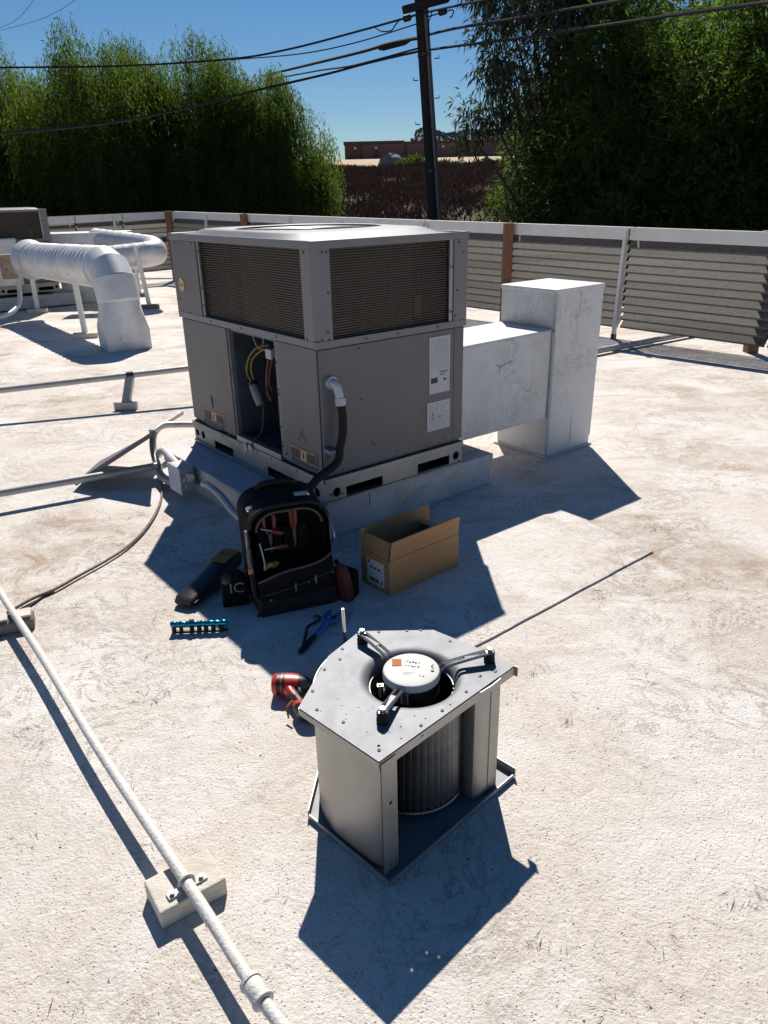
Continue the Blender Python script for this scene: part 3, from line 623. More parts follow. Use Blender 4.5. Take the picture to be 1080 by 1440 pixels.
    P(MB().box((.03, .08, zb+.031), (.06, .615, zt-.032)), 'coil', 'coil'); P(MB().box((.075, .617, zb+.031), (.09, .985, zt-.032)), 'coil', 'coildeep')
    g1, g2 = MB(), MB(); nz = 34
    for k in range(nz):
        z = zb+.034+(zt-zb-.07)*k/(nz-1)
        g1.bar((.076, .016, z), (.73, .016, z), .003, .0042); g2.bar((.016, .08, z), (.016, .983, z), .003, .0042)
    for k in range(5): g1.bar((.1+k*.15, .019, zb+.031), (.1+k*.15, .019, zt-.032), .002, .002); g2.bar((.019, .12+k*.2, zb+.031), (.019, .12+k*.2, zt-.032), .002, .002)
    stuff(P(g1, 'coil_guard', 'guard')); stuff(P(g2, 'coil_guard', 'guard'))
    P(MB().box((.56, .06, .9), (.6, .07, .99)), 'coil_clip', 'guard')
    # top
    zt0 = zt-.0305
    m = MB(); n_ = 48; cxx, cyy = .405, .64
    rim = MB()
    P(MB().box((-.009, -.009, zt0), (UW+.009, .002, zt)), 'top_rail', 'cabdark', bevel=.003); P(MB().box((-.009, .0025, zt0), (.002, UD+.009, zt)), 'top_rail', 'cabdark', bevel=.003)
    P(MB().box((UW-.002, .0025, zt0), (UW+.009, UD+.009, zt)), 'top_rail', 'cabdark', bevel=.003); P(MB().box((.0025, UD-.002, zt0), (UW-.0025, UD+.009, zt)), 'top_rail', 'cabdark', bevel=.003)
    # top panel: flat margin rising to a rounded platform with the fan opening
    def rrect(hx, hy, r, k, p=4.5):
        out = []
        for i in range(k):
            a = 2*math.pi*(i+.5)/k; c, s_ = math.cos(a), math.sin(a)
            f = 1/((abs(c)/hx)**p+(abs(s_)/hy)**p)**(1/p); out.append((cxx+c*f, cyy-.012+s_*f))
        return out
    k = 64
    rings = [(rrect(.404, .637, 0, k, 60), zt-.006), (rrect(.395, .6, 0, k), zt-.002), (rrect(.372, .54, 0, k), zt+.016), (rrect(.362, .5, 0, k), zt+.02)]
    circ = lambda r, z: ([(cxx+r*math.cos(2*math.pi*(i+.5)/k), cyy-.012+r*math.sin(2*math.pi*(i+.5)/k)) for i in range(k)], z)
    rings += [circ(.348, zt+.024), circ(.338, zt+.022), circ(.328, zt+.005), circ(.322, zt-.1)]
    for ring, z in rings: m.v += [(x_, y_, z) for x_, y_ in ring]
    for j in range(len(rings)-1):
        for i in range(k): m.f.append((j*k+i, j*k+(i+1) % k, (j+1)*k+(i+1) % k, (j+1)*k+i))
    P(m, 'top_panel', 'cabdark', smooth=True)
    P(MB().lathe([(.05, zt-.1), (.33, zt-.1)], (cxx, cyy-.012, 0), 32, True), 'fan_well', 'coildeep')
    g = MB()
    for i in range(9): g.tube([(cxx+(.04+.036*i)*math.cos(a), cyy-.012+(.04+.036*i)*math.sin(a), zt+.012) for a in np.linspace(0, 2*math.pi, 37)[:-1]], .0025, 5, closed=True)
    for i in range(8): a = i*math.pi/4; g.tube([(cxx+.03*math.cos(a), cyy-.012+.03*math.sin(a), zt+.008), (cxx+.335*math.cos(a), cyy-.012+.335*math.sin(a), zt+.008)], .003, 5)
    P(g, 'fan_guard', 'darksteel', smooth=True)
    P(MB().lathe([(.0, zt-.02), (.07, zt-.02), (.075, zt-.03), (.075, zt-.08)], (cxx, cyy-.012, 0), 24), 'fan_hub', 'alu', smooth=True)
    for i in range(4):
        a = i*math.pi/2+.4; f = MB(); ca, sa = math.cos(a), math.sin(a); q = []
        for r_, w_, dz in ((.075, .06, .02), (.19, .1, .025), (.31, .12, .018)):
            for s_ in (-1, 1): q.append((cxx+ca*r_-sa*w_*s_, cyy-.012+sa*r_+ca*w_*s_, zt-.06+dz*s_))
        f.add(q, [(0, 1, 3, 2), (2, 3, 5, 4)]); P(f, 'fan_blade', 'rail')
    # screws
    sc = bpy.data.meshes.new('screw'); tmp = MB().lathe([(.0052, 0), (.0052, .0022), (.0, .0032)], (0, 0, 0), 8); sc.from_pydata(tmp.v, [], tmp.f); sc.materials.append(M['screw'])
    def screw(p, face):
        s_ = bpy.data.objects.new('screw', sc); C.objects.link(s_); s_.parent = t; s_.location = (p[0], p[1], p[2]-.17); s_.rotation_euler = (R(90), 0, 0) if face == 'R' else (0, R(-90), 0)
    for u, z in ((.05, .90), (.022, .873), (.055, .87), (.04, 1.2), (.06, 1.2), (.76, 1.2), (.79, 1.16), (.755, 1.0), (.745, .89), (.24, .853), (.41, .853), (.72, .91), (.725, 1.1), (.06, 1.05), (.64, .853)): screw((u, -.006, z), 'R')
    for u, z in ((.206, .816), (.208, .6), (.262, .40), (.272, .388), (.40, .33), (.7, .33), (.1, .315), (.58, .315)): screw((u, .002, z), 'R')
    for u, z in ((.03, .215), (.09, .205), (.115, .28), (.07, .279), (.74, .279), (.76, .18), (.79, .19)): screw((u, -.001, z), 'R')
    for v, z in ((1.23, .93), (1.12, .873), (1.02, 1.2), (.05, 1.2), (.06, .873), (1.2, 1.2), (.65, 1.226), (.6, .853), (.3, .853), (.9, .853)): screw((-.006, v, z), 'L')
    for v, z in ((.97, 1.17), (.97, 1.0), (.97, .92)): screw((0, v, z), 'L')
    for z in (.36, .38, .45, .6, .62, .74): screw((.004, .328, z), 'L'); screw((.006, .762, z+.02), 'L')
    for v in (.55, .66, .72, .42, .2, .9): screw((-.01, v, .28), 'L')
    for u, v, z in ((.04, .3, .33), (.04, .9, .33)): screw((0, v, z), 'L')
    P(MB().lathe([(.013, 0), (.013, .003), (.0, .003)], (0, 0, 0), 14), 'plug', 'black').matrix_local = Matrix.Translation((.074, .001, .355)) @ Matrix.Rotation(R(90), 4, 'X')
    # handles pressed into the panels
    for a, b, zz in ((.24, .05, .322), (1.1, .9, .318)): P(MB().tube(smooth_path([(-.004, a, zz+.008), (-.012, a-.03, zz-.004), (-.012, b+.04, zz-.008), (-.004, b, zz-.002)]), .004, 6), 'panel_handle', 'cabinet')
    # badge
    q = MB(); nn = 28
    vs = [(.0, 1.178+.029*math.cos(2*math.pi*i/nn), 1.003+.033*math.sin(2*math.pi*i/nn)) for i in range(nn)]
    q.add([(-.0062, y_, z_) for _, y_, z_ in vs]+[(-.0095, y_, z_) for _, y_, z_ in vs], [tuple(range(nn, 2*nn))]+[(i, (i+1) % nn, nn+(i+1) % nn, nn+i) for i in range(nn)])
    bd = P(q, 'badge', 'badge')
    text('Payne', .02, 'lettering', 'orange', bd, frame((-.0102, 1.178, 1.003-.17), (0, -1, 0), (0, 0, 1)))
    # data plates on the right-hand face
    def plate(u0, z0_, u1, z1_, big, mname):
        pl = P(MB().box((u0, -.0012, z0_), (u1, .0018, z1_)), 'data_plate', mname, bevel=.0005)
        ink = MB(); fa = MB(); w, h = u1-u0, z1_-z0_; rr = random.Random(5 if big else 9)
        def rect(mm, a, b, c, d): mm.add([(u0+w*a, -.0016, z0_+h*b), (u0+w*c, -.0016, z0_+h*b), (u0+w*c, -.0016, z0_+h*d), (u0+w*a, -.0016, z0_+h*d)], [(0, 1, 2, 3)])
        if big:
            for i in range(16): 
                y_ = .96-.034*i; a = .08
                while a < .9: L_ = rr.uniform(.05, .2); rect(fa, a, y_-.011, min(a+L_, .93), y_); a += L_+rr.uniform(.03, .12)
            for c_ in (.25, .4, .55, .7, .85): rect(fa, c_, .62, c_+.008, .95)
            rect(ink, .48, .365, .88, .385); rect(ink, .48, .32, .72, .34); rect(ink, .07, .19, .4, .285); rect(ink, .68, .21, .8, .255); rect(ink, .82, .228, .96, .236)
            for q_ in ((.1, .255, .37, .262), (.1, .235, .37, .242), (.1, .212, .37, .219)): rect(fa, *q_)
        else:
            for i in range(9):
                y_ = .9-.075*i; a = .08
                while a < .9: L_ = rr.uniform(.08, .3); rect(fa, a, y_-.018, min(a+L_, .94), y_); a += L_+rr.uniform(.04, .16)
            rect(ink, .18, .56, .3, .585); rect(ink, .225, .38, .25, .66); rect(ink, .5, .46, .64, .48); rect(ink, .5, .41, .6, .43)
            for c_ in np.arange(.2, .9, .09): rect(fa, c_, .05, c_+.012, .3)
        stuff(P(ink, 'printing', 'ink', pl)); stuff(P(fa, 'printing', 'inkg', pl))
    plate(.595, .553, .722, .81, True, 'paper2'); plate(.583, .378, .726, .515, False, 'paper2')
    # warning stickers on the left-hand face
    for a, b in ((1.11, .88), (.257, .048)):
        stk = P(MB().box((-.0012, b, .334), (.0022, a, .39)), 'warning_sticker', 'rust', bevel=.0005); w = a-b
        def yr(mn, y0, y1, za, zb_, mt): P(MB().add([(-.0018, b+w*y0, za), (-.0018, b+w*y1, za), (-.0018, b+w*y1, zb_), (-.0018, b+w*y0, zb_)], [(3, 2, 1, 0)]), mn, mt, stk)
        yr('header', .01, .99, .381, .3895, 'orange'); yr('printing', .62, .97, .337, .378, 'ink'); yr('printing', .04, .37, .337, .378, 'ink'); yr('pictogram', .4, .59, .336, .379, 'badge')
        P(MB().add([(-.0022, b+w*.47, .345), (-.0022, b+w*.53, .345), (-.0022, b+w*.53, .372), (-.0022, b+w*.47, .372)], [(3, 2, 1, 0)]), 'pictogram_mark', 'ink', stk)
    tri = MB()
    for (a, b) in (((.19, .42), (.13, .42)), ((.13, .42), (.16, .475)), ((.16, .475), (.19, .42)), ((.16, .435), (.16, .458))): tri.bar((.001, a[0], a[1]), (.001, b[0], b[1]), .003, .003, up=(1, 0, 0))
    P(tri, 'warning_mark', 'cabdark')
    P(MB().tube(smooth_path([(.0, 1.005, .47), (-.003, .998, .455), (-.003, .995, .43), (.0, .995, .405)]), .0025, 5), 'scratch', 'ink')
    # wiring in the open bay
    cap = P(MB().tube([(.06, .655, .575), (.06, .651, .567), (.06, .60, .493), (.06, .597, .488)], [.02, .024, .024, .02], 18), 'capacitor', 'galv', smooth=True)
    P(MB().tube([(.06, .664, .586), (.06, .654, .573)], .021, 16), 'capacitor_top', 'black', cap)
    def w_(pts, r_, mt): P(MB().tube(smooth_path(pts), r_, 6), 'wire', mt, smooth=True)
    w_([(.06, .665, .58), (.05, .69, .63), (.05, .66, .70), (.06, .6, .755), (.1, .55, .77)], .004, 'copper'); w_([(.07, .655, .58), (.06, .665, .64), (.06, .64, .7), (.08, .57, .75), (.1, .53, .745)], .004, 'copper')
    w_([(.06, .66, .585), (.05, .70, .64), (.06, .68, .7), (.1, .62, .75)], .003, 'redwire'); w_([(.1, .7, .83), (.08, .65, .79), (.08, .6, .75), (.1, .5, .75), (.06, .4, .78), (.1, .36, .8)], .004, 'copper')
    w_([(.1, .68, .83), (.08, .62, .78), (.09, .55, .74), (.1, .52, .7)], .004, 'redwire'); w_([(.09, .53, .74), (.08, .545, .66), (.08, .56, .6), (.07, .54, .55), (.08, .53, .52)], .007, 'redwire')
    w_([(.09, .5, .74), (.08, .52, .66), (.08, .54, .6), (.09, .535, .56)], .004, 'redwire'); w_([(.07, .598, .488), (.06, .59, .42), (.04, .585, .36), (.0, .59, .325), (-.012, .6, .3)], .004, 'redwire')
    w_([(.1, .49, .76), (.05, .43, .77), (.04, .38, .79), (.08, .35, .8)], .004, 'redwire'); w_([(.08, .48, .73), (.06, .44, .7), (.06, .41, .72), (.07, .44, .75)], .005, 'black')
    w_([(.09, .6, .83), (.09, .58, .78), (.07, .6, .76), (.08, .66, .81)], .005, 'inkg')
    P(MB().box((.06, .47, .72), (.1, .52, .765)), 'terminal', 'alu', bevel=.003)
    P(MB().obox((-.013, .608, .284), (.004, 0, 0), (0, .018, .006), (0, -.004, .016)), 'connector', 'alu', bevel=.002); P(MB().obox((-.013, .655, .278), (.004, 0, 0), (0, .012, -.008), (0, .006, .02)), 'connector', 'alu', bevel=.002)
    return t
unit = make_unit()

def make_curb():
    t = thing('equipment_curb', 'low white coated curb of timber boards carrying the large grey unit', 'roof curb', C0, TH)
    MB().hexa([(-.175, .022, 0), (1.04, .022, 0), (1.04, 1.25, 0), (-.175, 1.25, 0), (-.19, .02, .1), (1.04, .02, .1), (1.04, 1.25, .1), (-.19, 1.25, .1)]).build('base_board', 'curb', t, bevel=.004)
    MB().box((-.196, .012, .101), (.245, .1, .166)).build('nailer_board', 'curb', t, bevel=.004); MB().box((.248, .012, .101), (1.05, .1, .1665)).build('nailer_board', 'curb', t, bevel=.004)
    MB().box((-.196, .1005, .101), (1.05, 1.255, .167)).build('deck', 'curb', t, bevel=.004)
    return t
curb = make_curb()
def make_duct():
    t = thing('supply_duct', 'white coated sheet metal duct elbow dropping through the roof right of the grey unit', 'duct', C0, TH)
    b = 1.558; v0 = .08; v1 = v0+.39
    MB().hexa([(b+.012, v0+.004, 0), (b+.395, v0+.006, 0), (b+.395, v1, 0), (b+.012, v1, 0), (b, v0, .921), (b+.403, v0, .921), (b+.403, v1, .921), (b, v1, .921)]).build('riser', 'white', t, bevel=.008, seg=3)
    MB().box((b-.001, v0+.008, .725), (b+.02, v1-.004, .726)).build('seam', 'white', t)
    MB().hexa([(.815, v0+.012, .245), (b+.004, v0+.012, .235), (b+.004, v1-.006, .235), (.815, v1-.006, .245), (.815, v0+.012, .72), (b+.004, v0+.012, .722), (b+.004, v1-.006, .722), (.815, v1-.006, .72)]).build('horizontal_run', 'white', t, bevel=.006)
    def brk(a, b_, c, d, n_, h, nm='cross_broken_panel'):
        P_ = [Vector(q) for q in (a, b_, c, d)]; cen = sum(P_, Vector())/4+Vector(n_)*h
        MB().add([tuple(q) for q in P_]+[tuple(cen)], [(0, 1, 4), (1, 2, 4), (2, 3, 4), (3, 0, 4)]).build(nm, 'white', t)
    brk((b+.016, v0-.0005, .06), (b+.392, v0-.0005, .06), (b+.395, v0-.0025, .905), (b+.012, v0-.0025, .905), (0, -1, 0), .007)
    brk((.83, v0+.0105, .255), (b-.02, v0+.0105, .245), (b-.02, v0+.0105, .712), (.83, v0+.0105, .71), (0, -1, 0), .009)
    brk((b-.0012, v0+.38, .735), (b-.0012, v0+.012, .735), (b-.0012, v0+.012, .91), (b-.0012, v0+.38, .91), (-1, 0, 0), .006)
    MB().box((.817, v0+.006, .247), (.835, v1, .727)).build('collar', 'white', t, bevel=.002)
    MB().box((b-.004, v0-.004, .905), (b+.407, v1+.004, .925)).build('cap_rim', 'white', t, bevel=.005)
    MB().box((b+.2, v0-.0055, .05), (b+.2015, v0-.003, .9)).build('seam', 'white', t)
    MB().tube(smooth_path([(b+.0, v0-.003, .9), (b+.003, v0-.004, .6), (b+.006, v0-.001, .3), (b+.01, v0+.002, .02)], 8), .005, 6).build('sealant_bead', 'white', t, smooth=True)
    MB().tube(smooth_path([(1.12, v0+.004, .60), (1.15, v0+.001, .585), (1.17, v0+.001, .59), (1.24, v0+.003, .60)], 5), .001, 5).build('scratch', 'ink', t)
    MB().tube(smooth_path([(1.15, v0+.001, .585), (1.146, v0+.002, .565), (1.15, v0+.003, .55)], 5), .001, 5).build('scratch', 'ink', t)
    MB().tube(smooth_path([(b-.004, v0+.002, .0), (b-.006, v0+.003, .25), (b-.003, v0+.002, .5), (b-.006, v0+.003, .71)], 8), .006, 6).build('sealant_bead', 'curb', t, smooth=True)
    MB().box((b-.006, v0-.008, 0), (b+.408, v1+.008, .012)).build('flashing', 'curb', t, bevel=.004)
    return t
duct = make_duct()
# second unit of the same kind, far left, with its curb
T2 = G(92, 431)-C0-U*.84
u2 = copy_tree(unit); u2.location = unit.location+Vector((T2.x, T2.y, .06)); u2['label'] = 'second grey rooftop unit at the left edge, behind the round white duct'; u2['group'] = unit['group'] = 'packaged rooftop units'
c2 = copy_tree(curb); c2.location = curb.location+Vector((T2.x, T2.y, .02)); c2['label'] = 'pale timber curb under the rooftop unit at the left edge'; c2['group'] = curb['group'] = 'equipment curbs'

# ------------------------------------------------------------------ ducts at far left
P0 = at(97, 434, 11.4); bx = thing('duct_box', 'white sheet metal duct riser with a wide box head behind the round ducts', 'duct', (P0.x, P0.y, 0), R(6))
w = at(137, 434, 11.4).x-P0.x; zt = at(100, 328, 11.4).z; wl = at(56, 329, 11.4).x-P0.x; wr = at(160, 329, 11.4).x-P0.x+.12
MB().box((-.05, 0, 0), (w, .55, .5)).build('riser', 'ductw', bx, bevel=.01); MB().box((wl, -.05, .5), (wr, .6, zt)).build('head', 'ductw', bx, bevel=.01)
MB().box((wl-.006, -.056, zt-.05), (wr+.006, .606, zt-.04)).build('seam', 'ductw', bx)
def ribbed(path, r, pitch, amp):
    pts = smooth_path(path, 10); L = 0; out = []; rs = []
    dense = []
    for a, b in zip(pts, pts[1:]):
        k = max(1, int((b-a).length/(pitch/6)))
        for i in range(k): dense.append(a.lerp(b, i/k))
    dense.append(pts[-1]); prev = dense[0]
    for p in dense: L += (p-prev).length; prev = p; out.append(p); rs.append(r+(amp if (L % pitch) < pitch*.22 else 0))
    return out, rs
e0 = at(160, 378, 7.75); dl = at(50, 366, 10.0)
sd_ = thing('spiral_duct', 'round white spiral duct with elbow bending down into a square boot on the roof', 'duct', (e0.x, e0.y, 0)); lo = lambda p: Vector(p)-Vector((e0.x, e0.y, 0))
dirD = (dl-e0).normalized(); RD = .2
pa, pr = ribbed([lo(e0+dirD*.28), lo(e0.lerp(dl, .5)), lo(dl)], RD, .13, .012)
MB().tube(pa, pr, 28).build('spiral_pipe', 'ductw', sd_, smooth=True)
el = []; ctr = lo(e0)
for i in range(4):
    a = i/3*math.pi/2; hor = Vector((dirD.x, dirD.y, 0)).normalized(); c_ = Vector((0, 0, 0))+hor*.27+Vector((0, 0, e0.z-.27))
    el.append(c_+Vector((0, 0, .27))*math.cos(a)-hor*.27*math.sin(a))
for i, (a, b) in enumerate(zip(el, el[1:])): MB().tube([a-(b-a)*.34, b+(b-a)*.34], [RD+.004+i*.0025, RD+.004+i*.0025], 28).build('elbow_gore', 'ductw', sd_, smooth=True)
MB().tube([(0, 0, .46), (0, 0, e0.z-.25)], RD-.002, 28).build('neck', 'ductw', sd_, smooth=True)
MB().tube([(0, 0, .49), (0, 0, .51)], RD+.007, 28).build('neck_band', 'ductw', sd_, smooth=True)
bm_ = MB(); k = 32; yaw = R(30)
def sqr(h, z, rot): 
    o = []
    for i in range(k):
        a = 2*math.pi*i/k; f = h/max(abs(math.cos(a)), abs(math.sin(a))); x_, y_ = f*math.cos(a), f*math.sin(a); o.append((x_*math.cos(rot)-y_*math.sin(rot), x_*math.sin(rot)+y_*math.cos(rot), z))
    return o
ring_r = [(RD*math.cos(2*math.pi*i/k+yaw), RD*math.sin(2*math.pi*i/k+yaw), .47) for i in range(k)]
for q_ in (sqr(.215, 0, yaw), sqr(.215, .2, yaw), ring_r): bm_.v += q_
for j in range(2):
    for i in range(k): bm_.f.append((j*k+i, j*k+(i+1) % k, (j+1)*k+(i+1) % k, (j+1)*k+i))
bm_.build('boot', 'ductw', sd_, smooth=True)
MB().tube([lo(e0.lerp(dl, .42)), lo(e0.lerp(dl, .43))], RD+.009, 28).build('joint_band', 'ductw', sd_, smooth=True)
MB().tube([lo(dl)-dirD*.02, lo(dl)+dirD*.2], [RD+.01, .25], 28).build('reducer', 'ductw', sd_, smooth=True)
# plenum with rusty disconnect and whip conduit
pl = at(22, 400, 10.6); pm = thing('duct_plenum', 'white plenum box at the left edge feeding the round spiral duct', 'duct', (pl.x, pl.y, 0), TH)
zt = at(22, 335, 10.6).z; zb_ = at(22, 402, 10.6).z
MB().box((-1.2, .02, zb_), (.12, .75, zt)).build('box', 'ductw', pm, bevel=.01); MB().box((-1.21, .01, zt-.03), (.13, .76, zt-.02)).build('seam', 'ductw', pm)
q = at(12, 392, 10.15); rb_ = MB().box((-.09, -.06, 0), (.09, .06, .3)).build('disconnect_box', 'rust', bevel=.006); rb_.location = (q.x+.03, 10.15, q.z); rb_.rotation_euler = (0, 0, R(30)); tag(rb_, 'small rusted electrical box on the white plenum at the left edge', 'electrical box')
o = MB().tube(smooth_path([at(25, 396, 10.1), at(28, 412, 10.05), at(26, 428, 9.9), at(15, 440, 9.7), at(-5, 447, 9.5)]), .03, 10).build('whip_conduit', 'ductw', smooth=True); tag(o, 'white flexible conduit looping down from the rusted box to the roof', 'conduit')
# second round duct, a U of pipe behind
a0 = at(135, 338, 11.6); a1 = at(203, 347, 11.2); a2_ = at(214, 352, 11.0); a3 = at(205, 358, 10.8); a4 = at(105, 369, 10.6)
q, qr = ribbed([a0, a1, a2_+Vector((.03, 0, 0)), a3, a4], .165, .13, .003)
o = MB().tube(q, qr, 24).build('round_duct', 'ductw', smooth=True); tag(o, 'second round white duct turning back in a bend near the grey unit', 'duct')
def support(p, foot, w, label, block=True):
    a = Vector(p); b = Vector(foot); t = thing('duct_support', label, 'duct support', (b.x, b.y, 0), 0, 'painted posts under the white ducts'); l_ = a-Vector((b.x, b.y, 0))
    MB().bar((0, 0, .02), l_, .05, .05, up=(0, 1, 0)).build('post', 'ductw', t, bevel=.003)
    if block: MB().box((-.13, -.06, 0), (.13, .06, .055)).build('foot_block', 'sleeper' if w else 'wood', t, bevel=.006).rotation_euler = (0, 0, .3)
    MB().bar(l_+Vector((-.06, 0, .0)), l_+Vector((.06, 0, 0)), .06, .02).build('strap', 'ductw', t)
def supp(px, py, fx, fy, w, label): f = G(fx, fy); support(at(px, py, f.y-.12) if 0 else at(px, py, f.y), f, w, label)
supp(103, 386, 121, 475, 0, 'white duct post with a wooden foot in the middle of the spiral duct')
supp(38, 352, 54, 440, 0, 'white duct post at the left end of the spiral duct')
supp(190, 346, 211, 434, 1, 'leaning white post with a dark lump of mastic at its foot')
supp(190, 370, 197, 417, 1, 'short white post on a small wooden foot under the rear duct bend')

# ------------------------------------------------------------------ pipes on the roof
def pipe(name, pts, r, m, label, cat='pipe', seg=12, group=None, sm=True):
    o = MB().tube(smooth_path(pts, 6) if sm else pts, r, seg).build(name, m, smooth=True); return tag(o, label, cat, group)
pz = .215; a = at(-120, 561, 4.9); p_sup = G(178, 576)
A_, B_ = Vector(at(0, 549, 5.1)), Vector(at(265, 518, 5.5)); dd = (B_-A_)
pipe('roof_pipe', [A_-dd*1.0, A_, B_, B_+dd*.35], .022, 'pipeg', 'grey pipe held up on a short post, running behind the large grey unit', sm=False)
t = thing('pipe_support', 'short grey post on a small foot holding up the rear pipe', 'pipe support', (p_sup.x, p_sup.y, 0))
top_ = A_.lerp(B_, .675)-Vector((p_sup.x, p_sup.y, 0))
MB().bar((0, 0, .03), top_-Vector((0, 0, .01)), .055, .05, up=(0, 1, 0)).build('post', 'pipeg', t, bevel=.003); MB().bar((-.08, 0, .03), (.08, 0, .03), .05, .06).build('foot', 'pipeg', t, bevel=.004); MB().tube([top_-dd.normalized()*.025, top_+dd.normalized()*.025], .027, 14).build('clamp', 'darksteel', t, smooth=True)
q0, q1 = G(-60, 704, .085), G(222, 655, .085)
pipe('roof_conduit', [q0, q0.lerp(q1, .5), q1], .02, 'pipeg', 'grey conduit running low over the roof to the curb of the large unit', 'conduit')
pipe('curb_conduit', [q1, at(217, 640, 3.85), at(215, 620, 3.95), at(219, 606, 4.05), at(229, 598.5, 4.15), at(245, 597, 4.2), at(275, 597, 4.25)], .019, 'pipeg', 'grey conduit curving up and round to the back corner of the large unit', 'conduit')
pipe('curb_conduit', [at(222, 640, 3.85), at(230, 634, 3.8), at(246, 650, 3.6), at(268, 672, 3.42)], .02, 'ductw', 'sunlit pale conduit dropping from the curve to the junction box', 'conduit')
pipe('curb_conduit', [at(222, 655, 3.85), at(226, 668, 3.72), at(240, 677, 3.6), at(268, 684, 3.42)], .021, 'pipeg', 'lower grey conduit sweeping round the curb corner into the junction box', 'conduit')
pipe('curb_conduit', [at(286, 681, 3.3), at(293, 683, 3.25), at(310, 697, 3.13), at(330, 722, 2.98), at(352, 738, 2.88), at(380, 750, 2.8)], .017, 'pipeg', 'grey conduit sagging along the curb from the junction box to the backpack', 'conduit')
jb = thing('junction_box', 'square grey electrical junction box on the left side of the curb', 'junction box', loc(-.30, .885, .055), TH)
MB().box((.008, -.065, 0), (.075, .065, .135)).build('body', 'pipeg', jb, bevel=.003); MB().box((-.002, -.068, -.003), (.007, .068, .138)).build('cover', 'greypvc', jb, bevel=.002)
MB().tube([(.035, -.066, .075), (.035, -.085, .073)], .022, 14).build('connector', 'pipeg', jb, smooth=True)
# slim hose sweeping across the roof
hp = [G(*q, .012) for q in ((226, 662), (228, 690), (222, 715), (205, 743), (180, 768), (150, 788), (110, 810), (78, 828), (45, 842), (10, 862), (-20, 880))]
pipe('hose', hp, .0062, 'sleeper', 'thin brown hose curving from the curb towards the left edge', 'hose', 8)
pipe('cable', [G(76, 829, .006), G(62, 838, .005), G(48, 848, .005), G(20, 868, .005), G(-5, 900, .005)], .005, 'cable', 'thin black cable beside the brown hose near the left block', 'cable', 6)
# removed panel propped edge-on beside the conduit
pp = [Vector((-1.62, 3.665, .03)), Vector((-1.165, 3.69, .298)), Vector((-1.30, 4.13, .168)), Vector((-1.63, 4.06, .012))]
lp = thing('loose_panel', 'removed sheet metal panel propped on the conduit left of the curb, seen edge on', 'metal panel', pp[0]); up_ = (pp[1]-pp[0]).cross(pp[3]-pp[0]).normalized()*.006
MB().hexa([q-pp[0] for q in pp]+[q-pp[0]+up_ for q in pp]).build('sheet', 'cabinet', lp)
MB().bar(pp[0]-pp[0], pp[1]-pp[0], .012, .022, up=tuple(up_)).build('flange', 'cabinet', lp, bevel=.002)
MB().bar(at(213, 607, 4.0)-pp[0], at(255, 580, 4.45)-pp[0], .03, .022).build('flange', 'pipeg', lp, bevel=.002)  # lit stretch of the flange: sunlight put into a lighter grey
# white gas pipe in the foreground with its two blocks
g0, g1, g2 = G(-70, 722, .062), G(140, 1056, .064), G(262, 1240, .064); g3 = G(361, 1394, .064); g4 = G(420, 1475, .062); g5 = G(520, 1640, .06)
gp = thing('gas_pipe', 'white coated pipe running diagonally across the lower left foreground', 'pipe', g2)
MB().tube([p-g2 for p in smooth_path([g0, G(0, 833, .063), G(60, 925, .062), g1, g2, g3, g4, g5], 5)], .0125, 16).build('pipe', 'pipew', gp, smooth=True)
cdir = (g4-g2).normalized()
MB().tube([g3-g2-cdir*.026, g3-g2-cdir*.022, g3-g2+cdir*.022, g3-g2+cdir*.026], [.017, .019, .019, .017], 18).build('coupling', 'pipew', gp, smooth=True)
for s_ in (-1, 1): MB().tube([g3-g2+cdir*(s_*.022-.003), g3-g2+cdir*(s_*.022+.003)], .0215, 18).build('coupling_ring', 'pipew', gp, smooth=True)
ba, bb, bc = G(229, 1308), G(203, 1262), G(321, 1257); ex = (bc-ba); ey = (bb-ba)
blk = thing('pipe_block', 'white painted wooden block under the foreground pipe', 'support block', ba, 0, 'blocks under the foreground pipe')
ey = Vector((-ex.y, ex.x, 0)).normalized()*.1
MB().hexa([(0, 0, 0), ex, ex+ey, ey, Vector((0, 0, .048)), ex+Vector((0, 0, .048)), ex+ey+Vector((0, 0, .048)), ey+Vector((0, 0, .048))]).build('block', 'wood', blk, bevel=.004)
cl = g2-ba; sdv = cdir.cross(Vector((0, 0, 1))).normalized()
MB().tube([cl+sdv*(.0165*math.cos(a))+Vector((0, 0, .0165*math.sin(a))) for a in np.linspace(0, math.pi, 10)]+[cl-sdv*.0165-Vector((0, 0, .014))], .0035, 6).build('clamp', 'pipew', blk, smooth=True)
for s_ in (-1, 1): MB().obox(cl+sdv*.03*s_+Vector((0, 0, -.0135)), sdv*.014, cdir*.009, (0, 0, .0025)).build('clamp_foot', 'pipew', blk, bevel=.001); MB().tube([cl+sdv*.033*s_+Vector((0, 0, -.012)), cl+sdv*.033*s_+Vector((0, 0, -.004))], .005, 8).build('bolt', 'steel', blk)
lb0, lb1 = G(-45, 905), G(50, 885); ex = lb1-lb0; ey = Vector((-ex.y, ex.x, 0)).normalized()*.075
bl2 = thing('pipe_block', 'weathered round ended block with white top under the pipe at the left edge', 'support block', lb0, 0, 'blocks under the foreground pipe')
un_ = ex.normalized(); n_ = ey.normalized(); prof = [(-.04, 0), (.04, 0), (.04, .03), (.03, .044), (.01, .05), (-.02, .05), (-.04, .04)]
m = MB(); 
for f in (0, ex.length): m.v += [tuple(un_*f+n_*(a+.04)+Vector((0, 0, b))) for a, b in prof]
k = len(prof); m.f = [tuple(range(k)), tuple(range(2*k-1, k-1, -1))]+[(i, i+k, (i+1) % k+k, (i+1) % k) for i in range(k)]
m.build('block', 'sleeper', bl2, bevel=.006)
